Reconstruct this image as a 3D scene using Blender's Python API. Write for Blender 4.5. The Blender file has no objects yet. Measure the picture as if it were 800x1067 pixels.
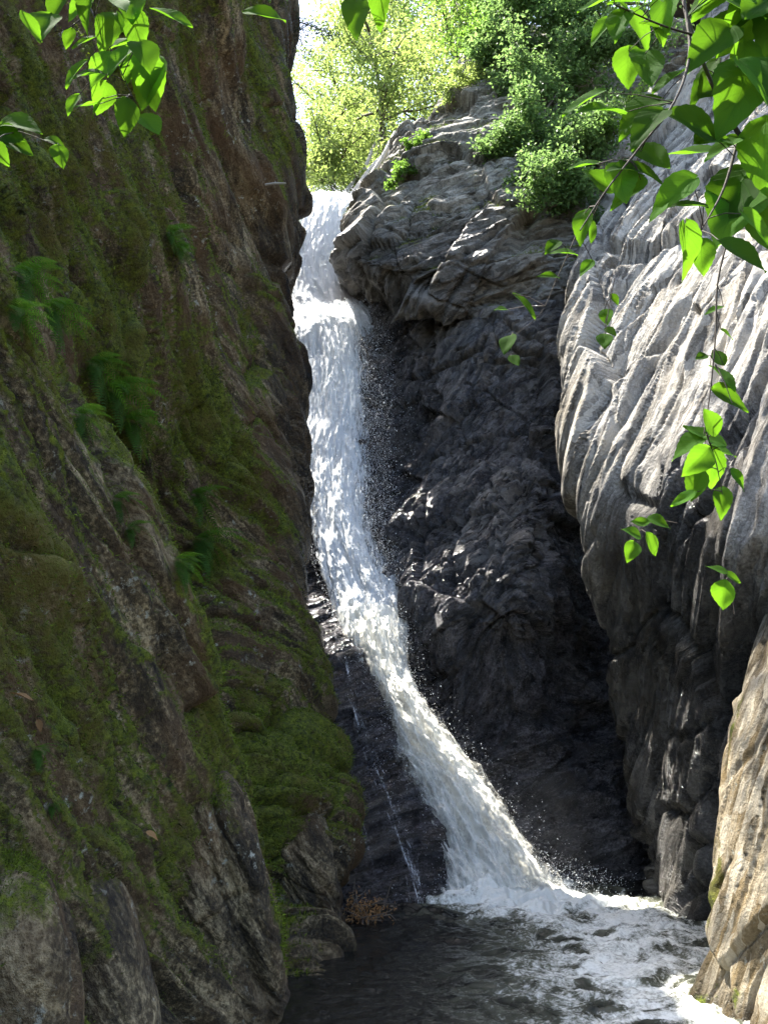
import bpy, math, random
import numpy as np
random.seed(7)
rng = np.random.default_rng(11)
F32 = np.float32
sc = bpy.context.scene
COL = sc.collection

# ------------------------------------------------------------------ camera numbers (photo is 800 x 1067)
FPX, PITCH, CAMZ = 888.0, math.radians(14.0), 1.8
CP, SP = math.cos(PITCH), math.sin(PITCH)

def P(px, py, Y):
    """world point on the sight line of photo pixel (px,py) at forward distance Y"""
    u = (px - 400.0) / FPX
    v = (533.5 - py) / FPX
    wy = CP - v * SP
    wz = SP + v * CP
    return np.array([u * Y / wy, Y, CAMZ + wz * Y / wy], dtype=np.float64)

def unit(v):
    v = np.asarray(v, dtype=np.float64)
    return v / np.linalg.norm(v)

SUN = unit((-0.32, 0.23, 0.92))

# ------------------------------------------------------------------ noise
_perm = np.random.default_rng(3).permutation(256).astype(np.int32)
_perm = np.concatenate([_perm, _perm, _perm])
_g = np.random.default_rng(4).normal(size=(256, 3)); _g /= np.linalg.norm(_g, axis=1)[:, None]
_g = _g.astype(F32)
_rnd = np.random.default_rng(5).random((256, 4)).astype(F32)

def _h(ix, iy, iz):
    return _perm[_perm[_perm[ix & 255] + (iy & 255)] + (iz & 255)]

def perlin(p):
    p = np.asarray(p, dtype=F32)
    i = np.floor(p).astype(np.int32)
    f = p - i
    w = f * f * f * (f * (f * 6 - 15) + 10)
    out = np.zeros(len(p), F32)
    for dx in (0, 1):
        wx = w[:, 0] if dx else 1 - w[:, 0]
        for dy in (0, 1):
            wy = w[:, 1] if dy else 1 - w[:, 1]
            for dz in (0, 1):
                wz = w[:, 2] if dz else 1 - w[:, 2]
                g = _g[_h(i[:, 0] + dx, i[:, 1] + dy, i[:, 2] + dz)]
                d = g[:, 0] * (f[:, 0] - dx) + g[:, 1] * (f[:, 1] - dy) + g[:, 2] * (f[:, 2] - dz)
                out += wx * wy * wz * d
    return out * 1.5

def fbm(p, octs=4, lac=2.03, gain=0.5):
    p = np.asarray(p, dtype=F32)
    a, s = 1.0, np.zeros(len(p), F32)
    for k in range(octs):
        s += a * perlin(p + 17.3 * k)
        p = p * lac
        a *= gain
    return s

def ridged(p, octs=4, lac=2.1, gain=0.5):
    p = np.asarray(p, dtype=F32)
    a, s = 1.0, np.zeros(len(p), F32)
    for k in range(octs):
        s += a * (1 - 2 * np.abs(perlin(p + 31.7 * k)))
        p = p * lac
        a *= gain
    return s

def worley(p, k, tilt=0.4):
    """blocks with tilted facets, softened over a narrow band so the steps stay clean: height, distance to the block edge"""
    p = np.asarray(p, dtype=F32)
    i = np.floor(p).astype(np.int32)
    n = len(p)
    d1 = np.full(n, 9.0, F32); d2 = np.full(n, 9.0, F32)
    sw = np.zeros(n, F32); sh = np.zeros(n, F32)
    for dx in (-1, 0, 1):
        for dy in (-1, 0, 1):
            for dz in (-1, 0, 1):
                c = i + np.array([dx, dy, dz], np.int32)
                hh = _h(c[:, 0], c[:, 1], c[:, 2])
                r = _rnd[hh]
                v = p - (c + r[:, :3])
                d = np.sqrt(v[:, 0] ** 2 + v[:, 1] ** 2 + v[:, 2] ** 2)
                t = _g[(hh * 7 + 13) & 255]
                h = r[:, 3] - 0.5 + tilt * (t[:, 0] * v[:, 0] + t[:, 1] * v[:, 1] + t[:, 2] * v[:, 2])
                w = np.exp(-k * d)
                sw += w; sh += w * h
                d2 = np.where(d < d1, d1, np.minimum(d2, d))
                d1 = np.minimum(d1, d)
    return sh / (sw + 1e-20), d2 - d1

def cells(p):
    """three random numbers of the nearest block and the distance to its edge"""
    p = np.asarray(p, dtype=F32)
    i = np.floor(p).astype(np.int32)
    n = len(p); d1 = np.full(n, 9.0, F32); d2 = np.full(n, 9.0, F32); hid = np.zeros(n, np.int32)
    for dx in (-1, 0, 1):
        for dy in (-1, 0, 1):
            for dz in (-1, 0, 1):
                c = i + np.array([dx, dy, dz], np.int32)
                hh = _h(c[:, 0], c[:, 1], c[:, 2])
                d = ((p - (c + _rnd[hh][:, :3])) ** 2).sum(1)
                m = d < d1
                d2 = np.where(m, d1, np.minimum(d2, d)); d1 = np.where(m, d, d1); hid = np.where(m, hh, hid)
    return _rnd[_perm[hid + 5]], np.sqrt(d2) - np.sqrt(d1)

# global foliation of the schist: planes strike across the gorge and dip away from the camera
E = unit((-0.34, 0.68, 0.65))
D1 = unit(np.array([1.0, 0, 0]) - E[0] * E)
D2 = np.cross(E, D1)
ROT = np.stack([E, D1, D2], 1).astype(F32)

EB = unit((0.86, -0.16, 0.48))                 # bedding of the tumbled boulders at the foot of the left cliff
B1 = unit(np.array([0, 1.0, 0]) - EB[1] * EB)
ROTB = np.stack([EB, B1, np.cross(EB, B1)], 1).astype(F32)

ER = unit((-0.78, 0.50, 0.38))                 # the beds stand steeper on the right side of the gorge
R1 = unit(np.array([1.0, 0, 0]) - ER[0] * ER)
ROTR = np.stack([ER, R1, np.cross(ER, R1)], 1).astype(F32)

EC = unit((-0.22, 0.16, 0.96))                 # gently dipping beds of the outcrop beside the lip
C1 = unit(np.array([1.0, 0, 0]) - EC[0] * EC)
ROTC = np.stack([EC, C1, np.cross(EC, C1)], 1).astype(F32)

def sstep(a, b, x):
    t = np.clip((x - a) / (b - a), 0, 1)
    return t * t * (3 - 2 * t)

def rock_disp(p, amp=1.0, big=0.25, slab=0.42, mid=0.20, fine=0.065, crack=0.10, bed=0.06, joint=0.16, rot=None, el=0.75):
    R = ROT if rot is None else rot
    p = np.asarray(p, dtype=F32)
    wv = np.stack([fbm(p * 0.6 + 5, 2), fbm(p * 0.6 + 50, 2), fbm(p * 0.6 + 90, 2)], 1)
    q = (p + 0.08 * wv) @ R
    q = q * np.array([1.0, el, el], F32)
    d = big * fbm(q * np.array([0.6, 0.34, 0.28], F32) + 3, 3)
    a, e1 = worley(q * np.array([0.95, 0.36, 0.24], F32) + 4, 120.0, 0.65)
    d += slab * a
    d -= crack * np.clip(1 - e1 / 0.035, 0, 1)
    b, e2 = worley(q * np.array([2.7, 0.95, 0.62], F32) + 14, 90.0, 0.65)
    d += mid * b - 0.45 * crack * np.clip(1 - e2 / 0.05, 0, 1)
    c, e3 = worley(q * np.array([7.5, 2.6, 1.8], F32) + 24, 70.0, 0.6)
    d += fine * c
    jr, je = cells(q * np.array([1.1, 0.8, 0.7], F32) + 0.12 * wv + 40)
    d += joint * (jr[:, 0] - 0.5) - 0.6 * crack * np.clip(1 - je / 0.025, 0, 1)
    # parallel bedding ledges: each bed stands out by its own amount
    sq = q[:, 0] * 3.4 + 0.55 * fbm(q * np.array([0.5, 0.5, 0.4], F32) + 61, 3) + 1.3 * jr[:, 1]
    k0 = np.floor(sq).astype(np.int32); f0 = sq - k0
    hb = _rnd[_perm[k0 & 255]][:, 0] - 0.5; hn = _rnd[_perm[(k0 + 1) & 255]][:, 0] - 0.5
    d += bed * (hb + (hn - hb) * sstep(0.82, 1.0, f0) + 0.5 * (f0 - 0.5))
    sq = sq * 3.3 + 0.3 * c
    k0 = np.floor(sq).astype(np.int32); f0 = sq - k0
    hb = _rnd[_perm[k0 & 255]][:, 1] - 0.5; hn = _rnd[_perm[(k0 + 1) & 255]][:, 1] - 0.5
    d += 0.35 * bed * (hb + (hn - hb) * sstep(0.75, 1.0, f0) + 0.5 * (f0 - 0.5))
    d += 0.010 * ridged(q * np.array([7.5, 3.0, 2.0], F32), 2) + 0.010 * fbm(p * 9, 2)
    return amp * d, q

# ------------------------------------------------------------------ linking helpers
def tag(o, label=None, cat=None, group=None, kind=None):
    if label: o['label'] = label
    if cat: o['category'] = cat
    if group: o['group'] = group
    if kind: o['kind'] = kind
    return o

def mesh_np(name, verts, faces, mat=None, parent=None, smooth=True, attrs=None, loc=None):
    verts = np.asarray(verts, dtype=F32)
    me = bpy.data.meshes.new(name)
    if loc is not None:
        verts = verts - np.asarray(loc, F32)
    nv = len(verts)
    me.vertices.add(nv)
    me.vertices.foreach_set('co', verts.ravel())
    if isinstance(faces, np.ndarray):
        faces = [faces]
    loops = np.concatenate([f.ravel() for f in faces]).astype(np.int32)
    sizes = np.concatenate([np.full(len(f), f.shape[1], np.int32) for f in faces])
    starts = np.concatenate([[0], np.cumsum(sizes)[:-1]]).astype(np.int32)
    me.loops.add(len(loops))
    me.loops.foreach_set('vertex_index', loops)
    me.polygons.add(len(sizes))
    me.polygons.foreach_set('loop_start', starts)
    me.polygons.foreach_set('loop_total', sizes)
    me.polygons.foreach_set('use_smooth', np.full(len(sizes), smooth, dtype=bool))
    for k, v in (attrs or {}).items():
        v = np.asarray(v, dtype=F32)
        if v.ndim == 1:
            at = me.attributes.new(k, 'FLOAT', 'POINT'); at.data.foreach_set('value', v)
        else:
            at = me.attributes.new(k, 'FLOAT_VECTOR', 'POINT'); at.data.foreach_set('vector', v.ravel())
    me.update(calc_edges=True)
    if mat: me.materials.append(mat)
    o = bpy.data.objects.new(name, me)
    COL.objects.link(o)
    if parent is not None:
        o.parent = parent
        if loc is not None:
            o.location = np.asarray(loc) - np.asarray(parent.location)
        else:
            o.location = -parent.location
    elif loc is not None:
        o.location = loc
    return o

def empty(name, loc=(0, 0, 0)):
    o = bpy.data.objects.new(name, None)
    COL.objects.link(o)
    o.location = loc
    o.empty_display_size = 0.2
    return o

def grid_faces(nr, nc):
    a = np.arange(nr * nc).reshape(nr, nc)
    return np.stack([a[:-1, :-1], a[:-1, 1:], a[1:, 1:], a[1:, :-1]], -1).reshape(-1, 4)

def crom(ctrl, n):
    """Catmull-Rom along axis 0 of ctrl to n samples, spaced by mean chord length"""
    ctrl = np.asarray(ctrl, dtype=np.float64)
    m = len(ctrl)
    ch = np.linalg.norm(np.diff(ctrl, axis=0), axis=-1)
    while ch.ndim > 1: ch = ch.mean(-1)
    s = np.concatenate([[0], np.cumsum(ch)]); s /= s[-1]
    t = np.linspace(0, 1, n)
    k = np.clip(np.searchsorted(s, t, side='right') - 1, 0, m - 2)
    f = (t - s[k]) / (s[k + 1] - s[k])
    sh = (n,) + (1,) * (ctrl.ndim - 1)
    f = f.reshape(sh)
    # finite-difference tangents with non-uniform spacing
    ds = np.diff(s).reshape((m - 1,) + (1,) * (ctrl.ndim - 1))
    sl = np.diff(ctrl, axis=0) / ds
    tg = np.concatenate([sl[:1], (sl[:-1] * ds[1:] + sl[1:] * ds[:-1]) / (ds[1:] + ds[:-1]), sl[-1:]], 0)
    p0, p1 = ctrl[k], ctrl[k + 1]
    m0, m1 = tg[k] * ds[k], tg[k + 1] * ds[k]
    return ((2 * f ** 3 - 3 * f ** 2 + 1) * p0 + (f ** 3 - 2 * f ** 2 + f) * m0
            + (-2 * f ** 3 + 3 * f ** 2) * p1 + (f ** 3 - f ** 2) * m1)

def loft(ctrl, nr, nc):
    g = crom(ctrl, nr)                      # rows
    g = np.swapaxes(crom(np.swapaxes(g, 0, 1), nc), 0, 1)
    return g

def grid_normals(g):
    du = np.gradient(g, axis=1); dv = np.gradient(g, axis=0)
    n = np.cross(dv, du)
    n /= (np.linalg.norm(n, axis=-1, keepdims=True) + 1e-9)
    return n

# ------------------------------------------------------------------ material helpers
class NT:
    def __init__(s, name):
        s.m = bpy.data.materials.new(name); s.m.use_nodes = True
        s.t = s.m.node_tree; s.t.nodes.clear()
        s.out = s.t.nodes.new('ShaderNodeOutputMaterial')
    def n(s, typ, **kw):
        o = s.t.nodes.new(typ)
        for k, v in kw.items():
            if k in o.inputs.keys() and not hasattr(o, k): s.inp(o, k, v)
            elif hasattr(o, k): setattr(o, k, v)
            else: s.inp(o, k, v)
        return o
    def inp(s, o, k, v):
        i = o.inputs[k]
        if isinstance(v, bpy.types.NodeSocket): s.t.links.new(v, i)
        else: i.default_value = v
    def link(s, a, b): s.t.links.new(a, b)
    def attr(s, name, vec=False):
        a = s.n('ShaderNodeAttribute'); a.attribute_name = name
        return a.outputs['Vector' if vec else 'Fac']
    def math(s, op, a, b=None, c=None, clamp=False):
        o = s.n('ShaderNodeMath'); o.operation = op; o.use_clamp = clamp
        for i, v in enumerate((a, b, c)):
            if v is None: continue
            if isinstance(v, bpy.types.NodeSocket): s.link(v, o.inputs[i])
            else: o.inputs[i].default_value = v
        return o.outputs[0]
    def vmul(s, v, k):
        o = s.n('ShaderNodeVectorMath'); o.operation = 'MULTIPLY'
        s.link(v, o.inputs[0]); o.inputs[1].default_value = k
        return o.outputs[0]
    def noise(s, vec, scale, detail=4, rough=0.55, dist=0.0):
        o = s.n('ShaderNodeTexNoise')
        s.link(vec, o.inputs['Vector'])
        o.inputs['Scale'].default_value = scale; o.inputs['Detail'].default_value = detail
        o.inputs['Roughness'].default_value = rough; o.inputs['Distortion'].default_value = dist
        return o.outputs['Fac']
    def ramp(s, fac, stops, interp='LINEAR'):
        o = s.n('ShaderNodeValToRGB'); o.color_ramp.interpolation = interp
        el = o.color_ramp.elements
        while len(el) < len(stops): el.new(0.5)
        for e, (p, c) in zip(el, stops):
            e.position = p
            e.color = (c, c, c, 1) if isinstance(c, (int, float)) else (c[0], c[1], c[2], 1)
        s.link(fac, o.inputs[0])
        return o.outputs[0]
    def mix(s, fac, a, b, blend='MIX'):
        o = s.n('ShaderNodeMix'); o.data_type = 'RGBA'; o.blend_type = blend; o.clamp_factor = True
        for i, v in ((0, fac), (6, a), (7, b)):
            if isinstance(v, bpy.types.NodeSocket): s.link(v, o.inputs[i])
            elif i == 0: o.inputs[0].default_value = v
            else: o.inputs[i].default_value = (v[0], v[1], v[2], 1)
        return o.outputs[2]
    def maprange(s, v, a, b, c=0.0, d=1.0):
        o = s.n('ShaderNodeMapRange'); s.link(v, o.inputs[0])
        for i, x in enumerate((a, b, c, d)): o.inputs[i + 1].default_value = x
        return o.outputs[0]

def _facet(k, vec, scale):
    """flat tilted facets of split schist (a height) and the distance to the nearest crack"""
    sv = k.vmul(vec, scale)
    v = k.n('ShaderNodeTexVoronoi'); k.link(sv, v.inputs['Vector']); v.inputs['Scale'].default_value = 1.0
    df = k.n('ShaderNodeVectorMath'); df.operation = 'SUBTRACT'; k.link(sv, df.inputs[0]); k.link(v.outputs['Position'], df.inputs[1])
    cc = k.n('ShaderNodeVectorMath'); cc.operation = 'SUBTRACT'; k.link(v.outputs['Color'], cc.inputs[0]); cc.inputs[1].default_value = (0.5, 0.5, 0.5)
    dt = k.n('ShaderNodeVectorMath'); dt.operation = 'DOT_PRODUCT'; k.link(df.outputs[0], dt.inputs[0]); k.link(cc.outputs[0], dt.inputs[1])
    sx = k.n('ShaderNodeSeparateXYZ'); k.link(v.outputs['Color'], sx.inputs[0])
    h = k.math('ADD', k.math('MULTIPLY', dt.outputs['Value'], 1.6), k.math('MULTIPLY', sx.outputs[0], 0.9))
    return h, sx.outputs[1]

def rock_material(name, dark, midc, light, brown, brown_amt=0.5, lichen=0.5, bump=0.75, dry_rough=0.85, spec=0.4, wetmul=(0.45, 0.45, 0.48), pal=((0.45, 0.415, 0.35), (0.76, 0.72, 0.64))):
    k = NT(name)
    tc = k.n('ShaderNodeTexCoord').outputs['Object']
    fol = k.attr('fol', True)
    st1 = k.noise(k.vmul(fol, (9, 2.4, 1.7)), 1.0, 6, 0.62, 0.4)
    st2 = k.noise(k.vmul(fol, (34, 13, 10)), 1.0, 4, 0.6, 0.2)
    wv = k.n('ShaderNodeVectorMath'); wv.operation = 'MULTIPLY_ADD'
    nz = k.n('ShaderNodeTexNoise'); k.link(tc, nz.inputs['Vector']); nz.inputs['Scale'].default_value = 3.5; nz.inputs['Detail'].default_value = 3
    k.link(nz.outputs['Color'], wv.inputs[0]); wv.inputs[1].default_value = (0.10, 0.22, 0.22); k.link(fol, wv.inputs[2])
    f1, c1 = _facet(k, wv.outputs[0], (11, 3.2, 2.2))
    f2, c2 = _facet(k, wv.outputs[0], (30, 9, 7))
    f3, c3 = _facet(k, wv.outputs[0], (75, 26, 20))
    blot = k.noise(tc, 1.1, 4, 0.6)
    fine = k.noise(tc, 38, 5, 0.7)
    grain = k.noise(tc, 140, 2, 0.6)
    v = k.math('ADD', k.math('MULTIPLY', st1, 0.6), k.math('MULTIPLY', st2, 0.4))
    v = k.math('ADD', k.math('MULTIPLY', v, 0.62), k.math('MULTIPLY', fine, 0.38))
    col = k.ramp(v, [(0.40, dark), (0.49, midc), (0.59, light)])
    tone = k.math('ADD', k.math('MULTIPLY', c1, 0.45), k.math('MULTIPLY', c2, 0.35))
    tone = k.maprange(k.math('ADD', tone, k.math('MULTIPLY', c3, 0.20)), 0.25, 0.75, 0.45, 1.35)
    tcol = k.n('ShaderNodeCombineXYZ'); 
    for i in range(3): k.link(tone, tcol.inputs[i])
    col = k.mix(1.0, col, tcol.outputs[0], 'MULTIPLY')
    bm = k.maprange(k.math('ADD', blot, k.math('MULTIPLY', st1, 0.35)), 0.58, 0.82, 0, brown_amt)
    col = k.mix(bm, col, brown)
    # pale lichen crusts
    li = k.noise(tc, 13, 5, 0.72)
    lj = k.noise(tc, 2.3, 3, 0.6)
    lm = k.math('MULTIPLY', k.maprange(li, 0.58, 0.64), k.maprange(lj, 0.48, 0.62, 0, lichen))
    dry = k.math('SUBTRACT', 1.0, k.attr('wet'))
    lm = k.math('MULTIPLY', lm, dry)
    col = k.mix(lm, col, (0.42, 0.43, 0.36))
    pale = k.math('MULTIPLY', k.attr('pale'), k.maprange(k.math('ADD', k.math('MULTIPLY', k.noise(k.vmul(fol, (6, 1.0, 0.8)), 1.0, 6, 0.72), 0.75), k.math('MULTIPLY', c2, 0.22)), 0.42, 0.58))
    col = k.mix(pale, col, k.mix(fine, pal[0], pal[1]))
    # wet darkening
    wetn = k.math('MULTIPLY', k.attr('wet'), k.maprange(k.noise(tc, 1.7, 4, 0.6), 0.2, 0.55, 0.6, 1.0))
    wcol = k.mix(1.0, col, wetmul, 'MULTIPLY')
    col = k.mix(wetn, col, wcol)
    # moss
    mo = k.noise(tc, 5.5, 6, 0.7)
    ms = k.math('ADD', k.attr('moss'), k.math('MULTIPLY', k.math('SUBTRACT', mo, 0.5), 1.3))
    mm = k.maprange(ms, 0.42, 0.62)
    mcol = k.mix(k.maprange(k.noise(tc, 22, 5, 0.75), 0.36, 0.66), (0.012, 0.022, 0.002), (0.20, 0.245, 0.016))
    mcol = k.mix(k.maprange(k.noise(tc, 1.9, 3), 0.45, 0.7), mcol, (0.12, 0.098, 0.014))
    col = k.mix(mm, col, mcol)
    rough = k.mix(wetn, (dry_rough,) * 3, (0.13, 0.13, 0.13))
    rough = k.mix(mm, rough, (0.95, 0.95, 0.95))
    h = k.math('ADD', k.math('MULTIPLY', st1, 0.40), k.math('MULTIPLY', st2, 0.28))
    fh = k.math('ADD', k.math('MULTIPLY', f1, 0.75), k.math('MULTIPLY', f2, 0.36))
    fh = k.math('ADD', fh, k.math('MULTIPLY', f3, 0.15))
    h = k.math('ADD', h, k.math('MULTIPLY', fh, k.math('SUBTRACT', 1.0, k.math('MULTIPLY', mm, 0.75))))
    h = k.math('ADD', h, k.math('MULTIPLY', fine, 0.45))
    h = k.math('ADD', h, k.math('MULTIPLY', grain, 0.14))
    h = k.math('ADD', h, k.math('MULTIPLY', mm, k.math('MULTIPLY', k.noise(tc, 55, 4, 0.7), 0.7)))
    bp = k.n('ShaderNodeBump', Strength=bump, Distance=0.14, Height=h)
    b = k.n('ShaderNodeBsdfPrincipled')
    k.inp(b, 'Base Color', col); k.inp(b, 'Roughness', rough); k.inp(b, 'Normal', bp.outputs[0])
    k.inp(b, 'Specular IOR Level', spec)
    k.link(b.outputs[0], k.out.inputs[0])
    return k.m

M = {}
M['mossy_rock'] = rock_material('mossy_rock', (0.010, 0.007, 0.004), (0.09, 0.068, 0.035), (0.42, 0.34, 0.20), (0.11, 0.060, 0.022), 0.8, 1.0, 0.85)
M['wet_rock'] = rock_material('wet_rock', (0.020, 0.019, 0.021), (0.11, 0.105, 0.108), (0.36, 0.35, 0.36), (0.10, 0.075, 0.05), 0.35, 0.3, 1.1, 0.6, 1.0, (0.46, 0.45, 0.49))
M['grey_rock'] = rock_material('grey_rock', (0.05, 0.046, 0.038), (0.19, 0.18, 0.155), (0.40, 0.385, 0.34), (0.16, 0.125, 0.075), 0.4, 0.8)
M['pale_rock'] = rock_material('pale_rock', (0.060, 0.054, 0.046), (0.25, 0.24, 0.22), (0.50, 0.48, 0.44), (0.26, 0.20, 0.11), 0.35, 0.8, 0.9, 0.85, 0.4, (0.20, 0.20, 0.20))

M['tan_rock'] = rock_material('tan_rock', (0.060, 0.048, 0.030), (0.27, 0.22, 0.14), (0.52, 0.46, 0.34), (0.28, 0.19, 0.07), 0.7, 0.7, 0.9, 0.85, 0.4, (0.20, 0.18, 0.15), ((0.40, 0.33, 0.22), (0.78, 0.72, 0.58)))

def leaf_material(name, c_top, c_trans, var=0.5, gloss=0.35, veins=False, tmix=0.5):
    k = NT(name)
    r = k.attr('rnd')
    dk = tuple(x * (1 - var) for x in c_top); br = tuple(min(1, x * (1 + var)) for x in c_top)
    td = tuple(x * (1 - var * 0.7) for x in c_trans); tb = tuple(min(1, x * (1 + var * 0.7)) for x in c_trans)
    col = k.mix(r, dk, br); tcol = k.mix(r, td, tb)
    nrm = None
    if veins:
        uv = k.attr('luv', True)
        sx = k.n('ShaderNodeSeparateXYZ'); k.link(uv, sx.inputs[0])
        au = k.math('ABSOLUTE', sx.outputs[0])
        mid = k.maprange(au, 0.0, 0.045, 1, 0)
        ph = k.math('SUBTRACT', k.math('MULTIPLY', sx.outputs[1], 8.0), k.math('MULTIPLY', au, 2.6))
        fr = k.math('ABSOLUTE', k.math('SUBTRACT', k.math('FRACT', ph), 0.5))
        sv = k.maprange(fr, 0.0, 0.10, 0.75, 0)
        vm = k.math('MAXIMUM', mid, sv)
        col = k.mix(k.math('MULTIPLY', vm, 0.5), col, tuple(x * 2.0 for x in c_top))
        tcol = k.mix(k.math('MULTIPLY', vm, 0.45), tcol, tuple(x * 0.45 for x in c_trans))
        bp = k.n('ShaderNodeBump', Strength=0.4, Distance=0.004, Height=k.math('MULTIPLY', vm, -1.0))
        nrm = bp.outputs[0]
    b = k.n('ShaderNodeBsdfPrincipled')
    k.inp(b, 'Base Color', col); k.inp(b, 'Roughness', gloss); k.inp(b, 'Specular IOR Level', 0.06 if veins else 0.2)
    if nrm is not None: k.inp(b, 'Normal', nrm)
    t = k.n('ShaderNodeBsdfTranslucent'); k.inp(t, 'Color', tcol)
    mx = k.n('ShaderNodeMixShader'); mx.inputs[0].default_value = tmix
    k.link(b.outputs[0], mx.inputs[1]); k.link(t.outputs[0], mx.inputs[2])
    k.link(mx.outputs[0], k.out.inputs[0])
    return k.m

M['leaf_fore'] = leaf_material('broad_leaf', (0.030, 0.080, 0.010), (0.13, 0.30, 0.012), 0.45, 0.8, True, 0.55)
M['leaf_bright'] = leaf_material('sunny_leaf', (0.11, 0.155, 0.045), (0.34, 0.44, 0.11), 0.35, 0.45)
M['leaf_mid'] = leaf_material('green_leaf', (0.06, 0.11, 0.025), (0.20, 0.36, 0.05), 0.45, 0.40)
M['leaf_cool'] = leaf_material('cool_green_leaf', (0.080, 0.135, 0.045), (0.22, 0.36, 0.10), 0.5, 0.45)
M['needle'] = leaf_material('conifer_needle', (0.022, 0.048, 0.028), (0.04, 0.09, 0.04), 0.4, 0.45, False, 0.25)
M['fern'] = leaf_material('fern_frond', (0.032, 0.082, 0.010), (0.09, 0.20, 0.015), 0.5, 0.75)
M['moss'] = leaf_material('moss_blade', (0.085, 0.120, 0.010), (0.11, 0.17, 0.010), 0.8, 0.8, False, 0.3)
M['dead_leaf'] = leaf_material('dead_leaf', (0.30, 0.17, 0.07), (0.30, 0.14, 0.04), 0.5, 0.6, False, 0.3)

def bark_material(name, a, b):
    k = NT(name)
    tc = k.n('ShaderNodeTexCoord').outputs['Object']
    n1 = k.noise(k.vmul(tc, (1, 1, 0.2)), 22, 5, 0.65)
    col = k.mix(n1, a, b)
    bp = k.n('ShaderNodeBump', Strength=0.6, Distance=0.02, Height=n1)
    p = k.n('ShaderNodeBsdfPrincipled')
    k.inp(p, 'Base Color', col); k.inp(p, 'Roughness', 0.85); k.inp(p, 'Normal', bp.outputs[0])
    k.link(p.outputs[0], k.out.inputs[0])
    return k.m
M['bark'] = bark_material('tree_bark', (0.03, 0.022, 0.015), (0.16, 0.13, 0.10))
M['twig'] = bark_material('twig_bark', (0.015, 0.010, 0.007), (0.05, 0.035, 0.022))
M['driftwood'] = bark_material('bleached_wood', (0.25, 0.22, 0.18), (0.60, 0.56, 0.50))

def ground_material():
    k = NT('forest_floor')
    tc = k.n('ShaderNodeTexCoord').outputs['Object']
    col = k.mix(k.noise(tc, 3, 6, 0.7), (0.03, 0.022, 0.012), (0.13, 0.09, 0.045))
    col = k.mix(k.maprange(k.noise(tc, 0.8, 4), 0.45, 0.6), col, (0.05, 0.08, 0.015))
    bp = k.n('ShaderNodeBump', Strength=0.8, Distance=0.08, Height=k.noise(tc, 14, 5, 0.7))
    p = k.n('ShaderNodeBsdfPrincipled')
    k.inp(p, 'Base Color', col); k.inp(p, 'Roughness', 0.95); k.inp(p, 'Normal', bp.outputs[0])
    k.link(p.outputs[0], k.out.inputs[0])
    return k.m
M['forest_floor'] = ground_material()

def white_water_material(name, lo, hi, tint=(0.86, 0.89, 0.90), sx=26.0, sy=5.0, amp=2.6):
    """aerated water: white where full of bubbles, seen through where the sheet is torn"""
    k = NT(name)
    fl = k.attr('flow', True)             # x across (m), y along the fall (m), z layer
    n1 = k.noise(k.vmul(fl, (sx, sy, 3)), 1.0, 5, 0.68, 0.6)
    n2 = k.noise(k.vmul(fl, (sx * 0.22, sy * 0.22, 1)), 1.0, 3, 0.6, 0.5)
    n3 = k.noise(k.vmul(fl, (75, 30, 9)), 1.0, 3, 0.7)
    v = k.math('ADD', k.math('MULTIPLY', n1, 0.5), k.math('MULTIPLY', n2, 0.25))
    v = k.math('ADD', v, k.math('MULTIPLY', n3, 0.25))
    a = k.math('ADD', k.attr('cov'), k.math('MULTIPLY', k.math('SUBTRACT', v, 0.5), amp))
    al = k.maprange(a, lo, hi)
    col = k.mix(k.maprange(v, 0.38, 0.6), tuple(t * 0.84 for t in tint), tint)
    d = k.n('ShaderNodeBsdfDiffuse'); k.inp(d, 'Color', col)
    bp = k.n('ShaderNodeBump', Strength=0.6, Distance=0.05, Height=v)
    # bubbles scatter light from every side, so the foam is shaded less by the tilt of the sheet
    va = k.n('ShaderNodeVectorMath'); va.operation = 'MULTIPLY_ADD'
    k.link(bp.outputs[0], va.inputs[0]); va.inputs[1].default_value = (0.8, 0.8, 0.8); va.inputs[2].default_value = (-0.05, 0.0, 0.75)
    vn = k.n('ShaderNodeVectorMath'); vn.operation = 'NORMALIZE'; k.link(va.outputs[0], vn.inputs[0])
    k.inp(d, 'Normal', vn.outputs[0])
    t = k.n('ShaderNodeBsdfTranslucent'); k.inp(t, 'Color', col)
    m1 = k.n('ShaderNodeMixShader'); m1.inputs[0].default_value = 0.42
    k.link(d.outputs[0], m1.inputs[1]); k.link(t.outputs[0], m1.inputs[2])
    g = k.n('ShaderNodeBsdfGlossy'); g.inputs['Roughness'].default_value = 0.25
    k.inp(g, 'Normal', bp.outputs[0])
    m2 = k.n('ShaderNodeMixShader'); m2.inputs[0].default_value = 0.05
    k.link(m1.outputs[0], m2.inputs[1]); k.link(g.outputs[0], m2.inputs[2])
    tr = k.n('ShaderNodeBsdfTransparent')
    m3 = k.n('ShaderNodeMixShader'); k.link(al, m3.inputs[0])
    k.link(tr.outputs[0], m3.inputs[1]); k.link(m2.outputs[0], m3.inputs[2])
    k.link(m3.outputs[0], k.out.inputs[0])
    return k.m
M['water_sheet'] = white_water_material('falling_water', 0.30, 0.75)
M['water_foam'] = white_water_material('tumbling_water', 0.15, 0.80, (0.93, 0.92, 0.84), 20.0, 6.5, 2.3)
M['water_trickle'] = white_water_material('water_trickle', 0.55, 0.95, (0.80, 0.84, 0.88), 45.0, 3.0)

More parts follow.
